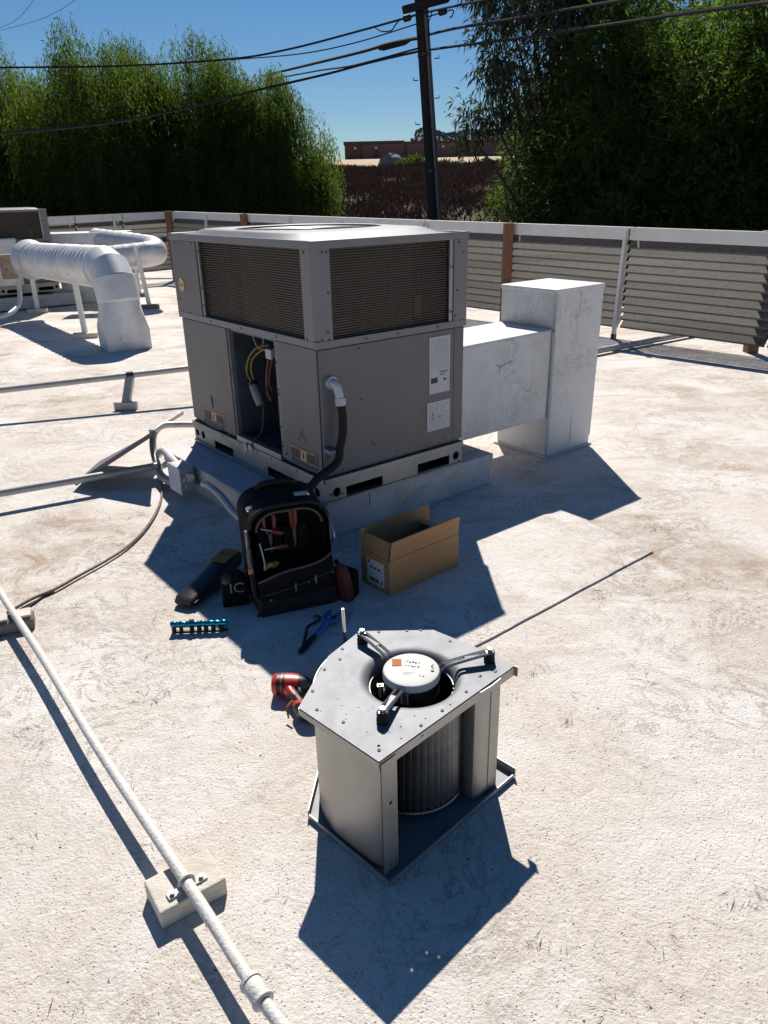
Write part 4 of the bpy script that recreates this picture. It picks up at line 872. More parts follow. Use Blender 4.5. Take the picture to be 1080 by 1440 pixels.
for s0, s1 in ((.02, .62), (.72, .97)): MB().obox(un_*ex.length*(s0+s1)/2+n_*.042+Vector((0, 0, .0525)), un_*ex.length*(s1-s0)/2, n_*.03, (0, 0, .004)).build('pad', 'wood', bl2, bevel=.003)
# pipe lying on the far roof, right
pa_, pb_ = G(842, 493, .04), G(985, 466, .04); pd = pb_-pa_
pipe('roof_pipe', [pa_-pd*1.2, pa_, pb_, pb_+pd*.3], .028, 'pipeg', 'grey pipe lying on the far right roof, passing under the louvred screen', sm=False)
pipe('roof_conduit', [G(60, 398, .02), G(150, 393, .02), G(262, 391, .02), G(330, 388, .02)], .012, 'pipeg', 'thin conduit on the roof far behind the grey unit', 'conduit', 8)

# ------------------------------------------------------------------ black conduit whip on the unit
wc = thing('liquidtight_conduit', 'black flexible conduit with grey elbow on the face of the large grey unit', 'conduit', loc(.06, -.02, .69), TH); W_ = lambda u, v, z: Vector((u-.06, v+.02, z-.69))
MB().tube([W_(.057, .004, .698), W_(.057, -.012, .698)], .027, 16).build('lock_nut', 'greypvc', wc, smooth=True)
MB().tube(smooth_path([W_(.057, -.004, .698), W_(.057, -.026, .697), W_(.06, -.038, .683), W_(.066, -.042, .655), W_(.069, -.043, .635)]), .018, 14).build('elbow', 'greypvc', wc, smooth=True)
MB().tube([W_(.069, -.043, .642), W_(.071, -.043, .612)], .0225, 16).build('gland', 'greypvc', wc, smooth=True)
def toW(P): q = P-C0; return W_(q.dot(U), q.dot(V), P.z)
ends = [toW(at(448, 672, 2.86)), toW(at(437, 684, 2.83)), toW(at(424, 694, 2.8)), toW(at(405, 700, 2.78)), toW(at(392, 708, 2.76))]
MB().tube(smooth_path([W_(.071, -.043, .62), W_(.076, -.045, .56), W_(.072, -.046, .49), W_(.055, -.045, .43), W_(.03, -.055, .375)]+ends), .0175, 14).build('hose', 'rubber', wc, smooth=True)
MB().obox(W_(.03, -.02, .418), (.024, 0, 0), (0, .026, 0), (0, 0, .009)).build('clamp_strap', 'galv', wc, bevel=.003)

# ------------------------------------------------------------------ blower assembly standing on end
BO = Vector((-.002, 1.191, 0)); BA = R(44.3)
def make_blower():
    t = thing('blower_assembly', 'galvanised blower housing standing on end with its motor on top, in the foreground', 'blower', BO, BA)
    ZT = .335; K = (.246, .168)
    outline = [(-.012, .016), (.454, .016), (.454, .09), (.437, .267), (.298, .405), (.166, .378), (-.016, .271)]
    base = [(-.012, -.006), (.45, -.006), (.45, .085), (.437, .275), (.30, .41), (.155, .41), (-.012, .272)]
    # bottom plate with turned-up edge
    MB().prism(base, .004, .007).build('bottom_plate', 'galv', t)
    for a, b, h in ((base[0], base[1], .012), (base[6], base[0], .012), (base[5], base[6], .022), (base[1], base[2], .026), (base[2], base[3], .022), (base[3], base[4], .02), (base[4], base[5], .02)):
        MB().bar((a[0], a[1], .004+h/2), (b[0], b[1], .004+h/2), .003, h).build('bottom_flange', 'rail', t)
    # top plate: outline to bell mouth
    m = MB(); k = 72; ring = []
    def hit(a):
        c, s_ = math.cos(a), math.sin(a); best = 9
        for i in range(len(outline)):
            (x0, y0), (x1, y1) = outline[i], outline[(i+1) % len(outline)]; dx, dy = x1-x0, y1-y0; den = c*dy-s_*dx
            if abs(den) < 1e-9: continue
            tt = ((x0-K[0])*dy-(y0-K[1])*dx)/den; uu = ((x0-K[0])*s_-(y0-K[1])*c)/den
            if tt > 0 and -1e-6 <= uu <= 1+1e-6: best = min(best, tt)
        return best
    angs = sorted(set([2*math.pi*i/k for i in range(k)]+[math.atan2(y_-K[1], x_-K[0]) % (2*math.pi) for x_, y_ in outline])); k = len(angs)
    prof = [(.128, ZT), (.12, ZT-.001), (.113, ZT-.005), (.107, ZT-.012), (.103, ZT-.022), (.101, ZT-.034)]
    lim = lambda a: min(.128, hit(a)-.006)
    for r_, z in prof:
        for a in angs: q = min(r_, lim(a)); m.v.append((K[0]+q*math.cos(a), K[1]+q*math.sin(a), z))
    for j in range(len(prof)-1):
        for i in range(k): m.f.append((j*k+i, j*k+(i+1) % k, (j+1)*k+(i+1) % k, (j+1)*k+i))
    m.build('inlet_ring', 'galv', t, smooth=True)
    # flat of the plate with its empty screw holes (the sun shines through them on to the roof)
    c_, s_ = math.cos(-BA), math.sin(-BA); holes = []
    for px, py, r in ((569, 1257, .0042), (602, 1306, .0036), (592, 1321, .0022), (616, 1323, .0022), (545, 1407, .0036), (590, 1406, .0036), (579, 1364, .0022), (580, 1391, .0022), (655, 1315, .0024), (666, 1325, .0024), (442, 1265, .0026), (617, 1346, .002), (600, 1340, .002)):
        g = G(px, py)+SD*(ZT/SD.z)-BO; holes.append((g.x*c_-g.y*s_, g.x*s_+g.y*c_, r))
    rr = random.Random(3); holes += [(rr.uniform(.01, .1), rr.uniform(.05, .26), .0016) for _ in range(12)]
    ok = []
    for hx, hy, r in holes:
        d_ = math.hypot(hx-K[0], hy-K[1]); a = math.atan2(hy-K[1], hx-K[0])
        if .128+r+.004 < d_ < hit(a)-r-.004 and all(math.hypot(hx-q[0], hy-q[1]) > r+q[2]+.003 for q in ok): ok.append((hx, hy, r))
    from mathutils.geometry import delaunay_2d_cdt
    vs, es = [], []
    def loop(pts):
        o = len(vs); vs.extend(Vector(p) for p in pts); es.extend((o+i, o+(i+1) % len(pts)) for i in range(len(pts)))
    loop(outline); loop([(K[0]+lim(a)*math.cos(a), K[1]+lim(a)*math.sin(a)) for a in angs])
    for hx, hy, r in ok: loop([(hx+r*math.cos(i*math.pi/5), hy+r*math.sin(i*math.pi/5)) for i in range(10)])
    ov, oe, of, *_r = delaunay_2d_cdt(vs, es, [], 0, 1e-6)
    def inside(p):
        w_ = False
        for i in range(len(outline)):
            (x0, y0), (x1, y1) = outline[i], outline[(i+1) % len(outline)]
            if (y0 > p.y) != (y1 > p.y) and p.x < (x1-x0)*(p.y-y0)/(y1-y0)+x0: w_ = not w_
        if math.hypot(p.x-K[0], p.y-K[1]) < lim(math.atan2(p.y-K[1], p.x-K[0]) % (2*math.pi))-.0006: return False
        return w_ and all(math.hypot(p.x-q[0], p.y-q[1]) > q[2]*.9 for q in ok)
    keep = [f for f in of if inside(sum((ov[i] for i in f), Vector((0, 0)))/len(f))]
    MB().add([(p.x, p.y, ZT) for p in ov], [tuple(f) for f in keep]).build('top_plate', 'galv', t)
    for a, b, h in ((outline[0], outline[1], .024), (outline[6], outline[0], .016), (outline[5], outline[6], .012), (outline[3], outline[4], .012), (outline[2], outline[3], .012), (outline[4], outline[5], .012)):
        MB().bar((a[0], a[1], ZT-.0025-h/2), (b[0], b[1], ZT-.0025-h/2), .003, h).build('top_flange', 'galvdull', t)
    MB().box((.4535, .008, ZT-.03), (.456, .03, ZT-.002)).build('flange_ear', 'galvdull', t)
    # scroll wrap
    sp_ = [(.012, .03), (-.002, .06)]
    for d in range(185, -35, -6):
        f = (185-d)/220; r_ = .252-.085*f; a = R(d); sp_.append((K[0]+r_*math.cos(a), K[1]+r_*math.sin(a)))
    sp_ = [(.016, .018), (.001, .05), (-.002, .1)]+[q for q in sp_[2:] if not (q[0] < .02 and q[1] < .15)]
    sp_ = [(max(q[0], -.004), min(q[1], .385)) for q in sp_]
    MB().sheet(sp_, .0075, ZT-.003, .0025).build('scroll_wrap', 'galvdull', t, smooth=True)
    MB().sheet([(sp_[-1][0], sp_[-1][1]), (.398, .05), (.396, .02), (.39, .012), (.355, .01), (.318, .012), (.306, .02), (.302, .035), (.312, .06)], .0075, ZT-.003, .0025).build('cutoff_sheet', 'galvdull', t, smooth=True)
    MB().bar((.352, .0075, .012), (.352, .0075, ZT-.02), .002, .001).build('sheet_crease', 'galvdull', t)
    MB().holed(.046, ZT-.012, [(.026, .205, .005), (.026, .03, .005)], lambda x_, d_, z_: (-.01+x_, .012+d_, .004+z_), .0025).build('outlet_flange', 'galvdull', t)
    # wheel
    wh = bpy.data.objects.new('wheel', None); C.objects.link(wh); wh.parent = t; wh.location = (K[0], K[1], 0)
    wh['label'] = 'forward curved blower wheel'
    bl = MB(); n_ = 46
    vs = []
    for j in range(5):
        f = j/4; r_ = .103+.024*f; a = .10*(f-.5)+.16*(f**2); vs.append((r_*math.cos(a), r_*math.sin(a)))
    q = []
    for z in (.034, .302): q += [(x_, y_, z) for x_, y_ in vs]
    th_ = [(x_*1.0+.0008*math.sin(.3), y_-.0012) for x_, y_ in vs]
    for z in (.034, .302): q += [(x_, y_, z) for x_, y_ in th_]
    fs = [(j, j+1, j+6, j+5) for j in range(4)]+[(j+11, j+10, j+15, j+16) for j in range(4)]+[(4, 14, 19, 9)]
    bm0 = bpy.data.meshes.new('blade'); bm0.from_pydata(q, [], fs); bm0.materials.append(M['wheel'])
    for p in bm0.polygons: p.use_smooth = True
    for i in range(n_):
        o = bpy.data.objects.new('blade', bm0); C.objects.link(o); o.parent = wh; o.rotation_euler = (0, 0, 2*math.pi*i/n_)
    for z in (.026, .3): MB().lathe([(.1, z), (.129, z), (.131, z+.004), (.129, z+.008), (.1, z+.008)], (0, 0, 0), 48, True).build('wheel_ring', 'wheel', wh, smooth=True)
    MB().lathe([(.0, .028), (.101, .028)], (0, 0, 0), 32, True).build('wheel_back', 'darksteel', wh)
    # motor
    mt = MB().lathe([(.0, .18), (.062, .18), (.064, .185), (.064, .325), (.066, .33), (.066, .336)], (K[0], K[1], 0), 40).build('motor', 'motor', t, smooth=True)
    MB().lathe([(.0665, .3355), (.069, .337), (.069, .349), (.067, .355), (.062, .357), (.0, .3578)], (K[0], K[1], 0), 44, True).build('end_cap', 'alu', mt, smooth=True)
    MB().lathe([(.0645, .285), (.0685, .286), (.0685, .303), (.0645, .304)], (K[0], K[1], 0), 44, True).build('belly_band', 'darksteel', mt, smooth=True)
    for i in range(24): 
        a = R(200+i*6); MB().box((-.0015, 0, .3085), (.0015, .002, .329)).build('cooling_slot', 'black', mt).matrix_local = Matrix.Translation((K[0]+.064*math.cos(a), K[1]+.064*math.sin(a), 0)) @ Matrix.Rotation(a-math.pi/2, 4, 'Z')
    a = R(201); npv = [(K[0]+.0655*math.cos(R(d)), K[1]+.0655*math.sin(R(d))) for d in range(188, 219, 5)]; MB().sheet(npv, .303, .331, .001).build('nameplate', 'paper2', mt)
    for i in range(6):
        pv = [(K[0]+.0664*math.cos(R(d)), K[1]+.0664*math.sin(R(d))) for d in (191+i*4.4, 192.6+i*4.4)]; MB().sheet(pv, .307, .327, .0006).build('printing', 'ink', mt)
    # handwriting and label on the end cap
    zc = .3583; e2v = Vector((-math.sin(-BA), math.cos(-BA), 0)); e1v = Vector((math.cos(-BA), math.sin(-BA), 0))   # picture right / away in local axes
    q = Vector((K[0], K[1], 0))-e1v*.034+e2v*.026
    MB().obox((q.x, q.y, zc-.0002), e1v*.0115, e2v*.014, (0, 0, .0005)).build('cap_label', 'tan', mt)
    sc_ = MB(); rr = random.Random(4)
    for bx_, by_, n__ in ((-.008, .03, 5), (-.012, .014, 3), (.004, .008, 3), (.02, -.028, 2), (.0, .026, 3)):
        for i in range(n__):
            p = Vector((K[0], K[1], zc))+e1v*(bx_+i*.0065)+e2v*(by_-i*.002); pts = [p+e1v*rr.uniform(-.003, .003)+e2v*rr.uniform(-.004, .004) for _ in range(4)]; sc_.tube(smooth_path(pts, 3), .0006, 4)
    for i in range(3): p = Vector((K[0], K[1], zc))+e1v*(-.02)+e2v*(-.014-i*.004); sc_.tube([p, p+e1v*(.03-i*.008)-e2v*.004], .0003, 4)
    stuff(sc_.build('handwriting', 'ink', mt))
    p = Vector((K[0], K[1], zc))+e1v*.05-e2v*.006; MB().tube(smooth_path([p, p+e2v*.008+e1v*.003, p+e2v*.012-e1v*.002, p+e2v*.02+e1v*.004], 4), .0007, 5).build('red_scribble', 'redwire', mt); MB().lathe([(.004, 0), (.004, .0012)], tuple(p-e2v*.004), 10).build('cap_hole', 'black', mt)
    # lug with screw
    q = Vector((K[0], K[1], 0))-e1v*.07-e2v*.01; MB().obox((q.x, q.y, .318), e1v*.012, e2v*.006, (0, 0, .0015)).build('ground_lug', 'steel', mt); MB().tube([(q.x-e1v.x*.006, q.y-e1v.y*.006, .322), (q.x-e1v.x*.006, q.y-e1v.y*.006, .285)], .004, 8).build('lug_screw', 'badge', mt)
    # three mounting arms
    for px_, py_ in ((.267, .361), (.424, .072), (.081, .099)):
        d = Vector((px_-K[0], py_-K[1], 0)); L = d.length; d.normalize(); s_ = Vector((-d.y, d.x, 0)); arm = None
        for q_ in (-1, 1):
            o = Vector((K[0], K[1], 0))+s_*.0075*q_
            pth = smooth_path([o+d*.064+Vector((0, 0, .30)), o+d*.068+Vector((0, 0, .325)), o+d*.078+Vector((0, 0, .346)), o+d*.1+Vector((0, 0, .352)), o+d*(L-.02)+Vector((0, 0, .361)), o+d*(L+.004)+Vector((0, 0, .362))], 5)
            b_ = MB().tube(pth, .0042, 8).build('mounting_arm' if arm is None else 'arm_rod', 'armsteel', t if arm is None else arm, smooth=True)
            arm = arm or b_
        c = Vector((px_, py_, 0))
        MB().obox(c+d*(-.03)+Vector((0, 0, .3585)), d*.035, s_*.006, (0, 0, .0012)).build('arm_web', 'darksteel', arm)
        MB().lathe([(.0125, ZT-.001), (.014, ZT+.004), (.0135, ZT+.012), (.0115, ZT+.016), (.0135, ZT+.02), (.013, ZT+.027)], tuple(c), 18).build('grommet', 'rubber', arm, smooth=True)
        MB().lathe([(.011, ZT+.027), (.011, ZT+.03), (.0068, ZT+.0305), (.0068, ZT+.038)], tuple(c), 6).build('bolt', 'steel', arm)
    # rivets, holes
    rv = bpy.data.meshes.new('rivet'); tmp = MB().lathe([(.0042, 0), (.0036, .0022), (.0, .003)], (0, 0, 0), 8); rv.from_pydata(tmp.v, [], tmp.f); rv.materials.append(M['screw'])
    for x_, y_ in ((.012, .04), (.02, .16), (.008, .235), (.045, .295), (.12, .34), (.21, .375), (.33, .365), (.385, .315), (.412, .29), (.175, .345), (.29, .035), (.4, .035), (.36, .05), (.13, .03), (.2, .03), (.425, .2)):
        o = bpy.data.objects.new('rivet', rv); C.objects.link(o); o.parent = t; o.location = (x_, y_, ZT)
    for x_ in (.12, .36): MB().lathe([(.004, 0), (.004, .0008)], (0, 0, 0), 10).build('lit_flange_hole', 'paper', t).matrix_local = Matrix.Translation((x_, .0138, ZT-.014)) @ Matrix.Rotation(R(90), 4, 'X')  # white discs: light seen through the holes, put into the colour
    return t
make_blower()
# ------------------------------------------------------------------ cardboard box
ca, cb, cc = G(548.5, 841.5), G(644, 798), G(512, 817)
ex = (cb-ca); L1 = ex.length; rz = math.atan2(ex.y, ex.x); L2 = .165
cbx = thing('cardboard_box', 'open brown cardboard box with white label, next to the black backpack', 'cardboard box', ca, rz); hz_ = .152; tk = .004
MB().box((0, 0, 0), (L1, tk, hz_)).build('long_side', 'carton', cbx); MB().box((0, L2-tk, 0), (L1, L2, hz_)).build('long_side', 'carton', cbx)
MB().box((0, tk+.0005, 0), (tk, L2-tk-.0005, hz_)).build('short_side', 'carton', cbx); MB().box((L1-tk, tk+.0005, 0), (L1, L2-tk-.0005, hz_)).build('short_side', 'carton', cbx); MB().box((tk, tk, .001), (L1-tk, L2-tk, .005)).build('bottom', 'cartonin', cbx)
def flap(a, b, n_, h, ang, ins=.003):
    a, b, n_ = Vector(a)+Vector((0, 0, .0022)), Vector(b)+Vector((0, 0, .0022)), Vector(n_); d = (b-a).normalized(); u = Vector((0, 0, 1))*math.cos(ang)+n_*math.sin(ang); th_ = d.cross(u)*tk*.5; a2 = a+d*ins; b2 = b-d*ins
    MB().hexa([a2-th_, b2-th_, b2+th_, a2+th_, a2-th_+u*h+d*.002, b2-th_+u*h-d*.001, b2+th_+u*h-d*.001, a2+th_+u*h+d*.002]).build('flap', 'carton', cbx)
flap((0, tk/2, hz_), (L1, tk/2, hz_), (0, -1, 0), .078, R(7)); flap((0, L2-tk/2, hz_), (L1, L2-tk/2, hz_), (0, 1, 0), .078, R(4)); flap((tk/2, .004, hz_), (tk/2, L2-.004, hz_), (-1, 0, 0), .066, R(-14), .006); flap((L1-tk/2, .004, hz_), (L1-tk/2, L2-.004, hz_), (1, 0, 0), .075, R(-72), .006)
lab = MB().box((-.0012, .03, .028), (-.0002, L2-.035, .128)).build('label', 'paper', cbx)
def lr(y0, y1, z0, z1, nm='printing', mt='ink'): MB().add([(-.0016, y0, z0), (-.0016, y1, z0), (-.0016, y1, z1), (-.0016, y0, z1)], [(3, 2, 1, 0)]).build(nm, mt, lab)
for y0, y1 in ((.098, .11), (.075, .093), (.05, .068)): lr(y0, y1, .092, .1)
lr(.062, .115, .037, .053, 'barcode'); lr(.04, .05, .037, .052, 'symbol')
for q_ in (.07, .08, .088, .1, .108): MB().add([(-.0019, q_, .039), (-.0019, q_+.0015, .039), (-.0019, q_+.0015, .051), (-.0019, q_, .051)], [(3, 2, 1, 0)]).build('barcode_gap', 'paper', lab)
MB().add([(-.0017, .118+.0065*math.cos(2*math.pi*i/14), .117+.0065*math.sin(2*math.pi*i/14)) for i in range(14)], [tuple(range(14))[::-1]]).build('round_logo', 'ink', lab)

# ------------------------------------------------------------------ tool backpack
bl_, br_ = G(368, 868), G(472, 846); bx_ = br_-bl_; BW = bx_.length; brz = math.atan2(bx_.y, bx_.x)
bp = thing('tool_backpack', 'black tool backpack standing open on the roof against the curb', 'backpack', bl_, brz)
HB = .405; DB = .17; lean = .16
def arch(w0, w1, z0, z1, r, k=8):
    o = [(w0, z0), (w1, z0)]
    for i in range(k+1): a = math.pi/2*i/k; o.append((w1-r+r*math.cos(a), z1-r*.8+r*.8*math.sin(a)))
    for i in range(k+1): a = math.pi/2+math.pi/2*i/k; o.append((w0+r+r*math.cos(a), z1-r*.8+r*.8*math.sin(a)))
    return o
def bpv(x_, y_, z_): return (x_, y_+z_*lean, z_)
def shell(o1, y0, o2, y1, caps=(True, True)):
    m = MB(); k = len(o1); m.v = [bpv(x_, y0, z_) for x_, z_ in o1]+[bpv(x_, y1, z_) for x_, z_ in o2]
    m.f = [(i, (i+1) % k, k+(i+1) % k, k+i) for i in range(k)]
    if caps[0]: m.f.append(tuple(range(k))[::-1])
    if caps[1]: m.f.append(tuple(range(k, 2*k)))
    return m
shell(arch(-.005, BW+.005, .03, HB, .09), .10, arch(-.012, BW+.008, .03, HB+.008, .09), .19).build('back_body', 'fabric', bp, bevel=.012, seg=3)
shell(arch(-.005, BW+.005, .05, HB-.012, .085), .005, arch(-.005, BW+.005, .05, HB-.004, .09), .099, (False, False)).build('front_shell', 'fabric', bp)
shell(arch(.006, BW-.006, .05, HB-.022, .08), .007, arch(.006, BW-.006, .05, HB-.014, .085), .098, (False, True)).build('inner_panel', 'fabric', bp)
for ins, y_, r_ in ((-.003, .002, .007), (.02, .006, .0045)): MB().tube([bpv(x_, y_, z_) for x_, z_ in arch(ins, BW-ins, .06, HB-.014-ins, .085-ins*.4)[2:]], r_, 8).build('zip_piping', 'piping' if ins > 0 else 'rubber', bp, smooth=True)
MB().hexa([bpv(-.006, -.012, 0), bpv(BW+.006, -.012, 0), bpv(BW+.006, .19, 0), bpv(-.006, .19, 0), bpv(-.008, -.014, .075), bpv(BW+.008, -.014, .075), bpv(BW+.008, .19, .075), bpv(-.008, .19, .075)]).build('base_tray', 'rubber', bp, bevel=.012, seg=3)
# sagging front pocket with piped top edge
m = MB(); N = 12; rows = 5
topz = lambda f: .135+.075*f+.012*math.sin(f*5.5)
for j in range(rows+1):
    for i in range(N+1):
        f = i/N; g = j/rows; z_ = .07+(topz(f)-.07)*g; bul = math.sin(f*math.pi)**.6
        m.v.append(bpv(BW*f, -.016-.03*bul*(.5+.5*g)-.006*math.sin(g*6+f*4), z_))
for j in range(rows):
    for i in range(N): m.f.append((j*(N+1)+i, j*(N+1)+i+1, (j+1)*(N+1)+i+1, (j+1)*(N+1)+i))
o = m.build('front_pocket', 'fabric', bp, smooth=True); sm_ = o.modifiers.new('thick', 'SOLIDIFY'); sm_.thickness = .006
MB().tube([bpv(BW*i/N, -.016-.03*math.sin(i/N*math.pi)**.6-.004, topz(i/N)+.003) for i in range(N+1)], .005, 8).build('pocket_piping', 'piping', bp, smooth=True)
MB().tube([bpv(BW*i/N, -.02-.02*math.sin(i/N*math.pi)**.6, .088+.05*i/N) for i in range(N+1)], .003, 6).build('zip', 'screw', bp, smooth=True)
for f in (.45, .72): MB().obox(bpv(BW*f, -.05, .09+.05*f), (.0025, 0, 0), (0, .002, 0), (0, 0, .016)).build('zip_pull', 'steel', bp, bevel=.001)
for f, zz in ((.12, .082), (.62, .12), (.95, .14)): MB().lathe([(.004, 0), (.004, .004), (.0, .005)], bpv(BW*f, -.05, zz), 8).build('stud', 'steel', bp)
MB().tube(smooth_path([bpv(.07, .16, HB-.003), bpv(.085, .16, HB+.014), bpv(BW/2, .155, HB+.02), bpv(BW-.085, .16, HB+.014), bpv(BW-.07, .16, HB-.003)]), .012, 10).build('carry_handle', 'rubber', bp, smooth=True)
for x_, w_2 in ((.035, .03), (BW-.07, .028)): MB().obox(bpv(x_, .07, HB-.03 if x_ < .1 else HB-.008), (w_2, 0, .006 if x_ < .1 else 0), (0, .014, 0), (-.002, 0, .008)).build('buckle', 'steel', bp, bevel=.006)
MB().tube(smooth_path([bpv(-.014, .03, .31), bpv(-.018, .0, .32), bpv(-.018, -.005, .29), bpv(-.016, .02, .25), bpv(-.012, .045, .27), bpv(-.014, .03, .31)]), .0045, 8).build('carabiner', 'galv', bp, smooth=True)
MB().tube(smooth_path([bpv(-.016, .0, .26), bpv(-.02, -.005, .22), bpv(-.018, -.01, .19)]), .006, 6).build('strap', 'sleeper', bp); MB().obox(bpv(-.02, -.012, .182), (.008, 0, 0), (0, .004, 0), (0, 0, .011)).build('tag', 'orange', bp, bevel=.002)
MB().tube(smooth_path([bpv(-.02, -.012, .172), bpv(-.018, -.03, .1), bpv(-.0, -.04, .07), bpv(-.02, -.05, .03)]), .006, 6).build('strap', 'rubber', bp); MB().tube(smooth_path([bpv(BW+.014, .03, .3), bpv(BW+.018, .0, .27), bpv(BW+.018, .0, .24), bpv(BW+.014, .04, .22), bpv(BW+.014, .03, .3)]), .004, 8).build('side_ring', 'steel', bp, smooth=True)
MB().tube(smooth_path([bpv(.026, .002, .27), bpv(.03, -.004, .24), bpv(.034, -.004, .2), bpv(.032, .0, .17)]), .003, 6).build('zip_pull', 'rail', bp)
for x_ in (.05, .1, .15, .2): MB().hexa([bpv(x_-.02, .07, .2), bpv(x_+.02, .07, .2), bpv(x_+.02, .094, .2), bpv(x_-.02, .094, .2), bpv(x_-.02, .066, .29), bpv(x_+.02, .066, .29), bpv(x_+.02, .094, .29), bpv(x_-.02, .094, .29)]).build('tool_sleeve', 'fabric', bp, bevel=.004)
bmat_ = Matrix.Translation(bl_) @ Matrix.Rotation(brz, 4, 'Z')
def bw(x_, y_, z_): return bmat_ @ Vector(bpv(x_, y_, z_))
def handtool(label, x_, dx, z0, z1, m_, name='pliers', cat='pliers', spread=.016, y_=.05):
    t = thing(name, label, cat, bw(x_, y_, z0), brz, 'hand tools in the open backpack'); inv = Matrix.Rotation(-brz, 4, 'Z'); O_ = bw(x_, y_, z0)
    L_ = lambda a, b, c: inv @ (bw(a, b, c)-O_)
    for s_ in (-1, 1): MB().tube(smooth_path([L_(x_+dx*.1, y_, z0+.01), L_(x_+s_*spread*.9+dx*.4, y_-.006, z0+(z1-z0)*.45), L_(x_+s_*spread+dx, y_-.01, z1)]), [.005]*6+[.0075]*7, 8).build('handle', m_, t, smooth=True)
    MB().tube([L_(x_, y_, z0-.05), L_(x_, y_, z0-.01), L_(x_+dx*.1, y_, z0+.015)], [.003, .008, .009], 8).build('jaw', 'darksteel', t, smooth=True)
handtool('red handled pliers on the left inside the open backpack', .075, 0, .262, .35, 'red2', spread=.019)
handtool('red handled snips near the right side inside the open backpack', .165, 0, .265, .355, 'red2', spread=.008)
def sdriver(label, a, b, m_):
    t = thing('screwdriver', label, 'screwdriver', bw(*a), brz, 'hand tools in the open backpack'); inv = Matrix.Rotation(-brz, 4, 'Z'); d = inv @ (bw(*b)-bw(*a))
    MB().tube([(0, 0, 0), d*.55], .0035, 8).build('shaft', 'steel', t, smooth=True); MB().tube([d*.5, d*.55, d*.95, d], [.004, .008, .0085, .005], 8).build('handle', m_, t, smooth=True)
sdriver('red screwdriver lying aslant across the inside of the backpack', (.04, .03, .31), (.12, .03, .28), 'red2'); sdriver('dark red screwdriver lying flat low inside the backpack', (.045, .03, .232), (.13, .03, .234), 'darkred')
q = bw(.06, .02, .175); o = MB().tube(smooth_path([(-.02, 0, -.01), (0, -.01, .01), (.012, 0, .0), (.022, .01, .01)]), .01, 8).build('yellow_fitting', 'copper', smooth=True); o.location = q; tag(o, 'small yellow fitting behind the pocket edge of the backpack', 'fitting')
# pouch between backpack and carton
q = G(480, 840); t = thing('side_pouch', 'dark red and black pouch standing between the backpack and the cardboard box', 'pouch', q, brz+.5)
m = MB(); 
for j in range(9):
    a = math.pi*j/8; m.v += [(-.018, .05*math.cos(a), .03+.11*math.sin(a)), (.02, .05*math.cos(a), .03+.11*math.sin(a))]
m.v += [(-.018, -.05, 0), (.02, -.05, 0), (-.018, .05, 0), (.02, .05, 0)]
m.f = [(2*j, 2*j+1, 2*j+3, 2*j+2) for j in range(8)]+[tuple([20]+[2*j for j in range(9)]+[18]), tuple([19]+[2*j+1 for j in range(8, -1, -1)]+[21]), (0, 20, 21, 1), (16, 17, 19, 18)]
m.build('front', 'darkred', t, bevel=.008, seg=3); MB().box((.022, -.045, 0), (.06, .05, .11)).build('back', 'fabric', t, bevel=.012, seg=3); MB().tube(smooth_path([(.04, .05, .09), (.07, .08, .1), (.1, .12, .075), (.13, .15, .05)]), .007, 8).build('strap', 'rubber', t)

# ------------------------------------------------------------------ meter case and small black pouch
a, b = G(258, 856), G(322, 806); d = (b-a); L = d.length; rz = math.atan2(d.y, d.x)
mc = thing('meter_case', 'glossy black zipped meter case with a tan label, lying beside the backpack', 'case', a, rz)
m = MB(); secs = [(0, .036, .012, .034), (.02, .046, .004, .044), (.12, .052, .002, .052), (.2, .05, .003, .068), (.26, .05, .01, .085), (L+.03, .044, .02, .088), (L+.055, .034, .03, .08)]; k = 20
for x_, hw, zb2, zt2 in secs:
    for i in range(k):
        an = 2*math.pi*i/k; c, s_ = math.cos(an), math.sin(an); p = 3.2; f = 1/((abs(c))**p+(abs(s_))**p)**(1/p)
        m.v.append((x_, hw*c*f, (zb2+zt2)/2+(zt2-zb2)/2*s_*f))
m.f = [(j*k+i, j*k+(i+1) % k, (j+1)*k+(i+1) % k, (j+1)*k+i) for j in range(len(secs)-1) for i in range(k)]+[tuple(range(k))[::-1], tuple((len(secs)-1)*k+i for i in range(k))]
o = m.build('shell', mat('glossy_black_vinyl', (.015, .0145, .015), .36, 0, .2, 20, spec=.3), mc, smooth=True)
xa, xb = .235, L+.035; za, zb2 = .0815, .0895
lb = MB().hexa([(xa, -.036, za), (xb, -.034, zb2), (xb, .034, zb2), (xa, .036, za), (xa, -.036, za+.002), (xb, -.034, zb2+.002), (xb, .034, zb2+.002), (xa, .036, za+.002)]).build('label', 'tan', mc)
text('FLUKE', .021, 'lettering', 'ink', lb, frame(((xa+xb)/2+.012, 0, (za+zb2)/2+.0036), (0, -1, 0), (1, 0, .12)))
MB().tube([(.01, -.047, .028), (.12, -.054, .03), (.25, -.052, .045), (L+.03, -.046, .05)], .003, 6).build('zip', 'screw', mc, smooth=True); MB().tube(smooth_path([(.19, -.055, .035), (.185, -.075, .015), (.195, -.09, .006), (.2, -.08, .004)]), .003, 6).build('zip_pull', 'steel', mc)
q = G(333, 848); t = thing('small_pouch', 'small black tool pouch with white letters, between the meter case and the backpack', 'pouch', q, R(14))
shp = [(-.05, 0), (.045, 0), (.05, .05), (.042, .105), (.02, .125), (-.025, .12), (-.048, .09)]
m = MB(); kk = len(shp)
for y_, f in ((-.025, .9), (-.02, 1), (.03, 1), (.04, .9)): m.v += [(x_*f, y_, z_*(.97 if f < 1 else 1)) for x_, z_ in shp]
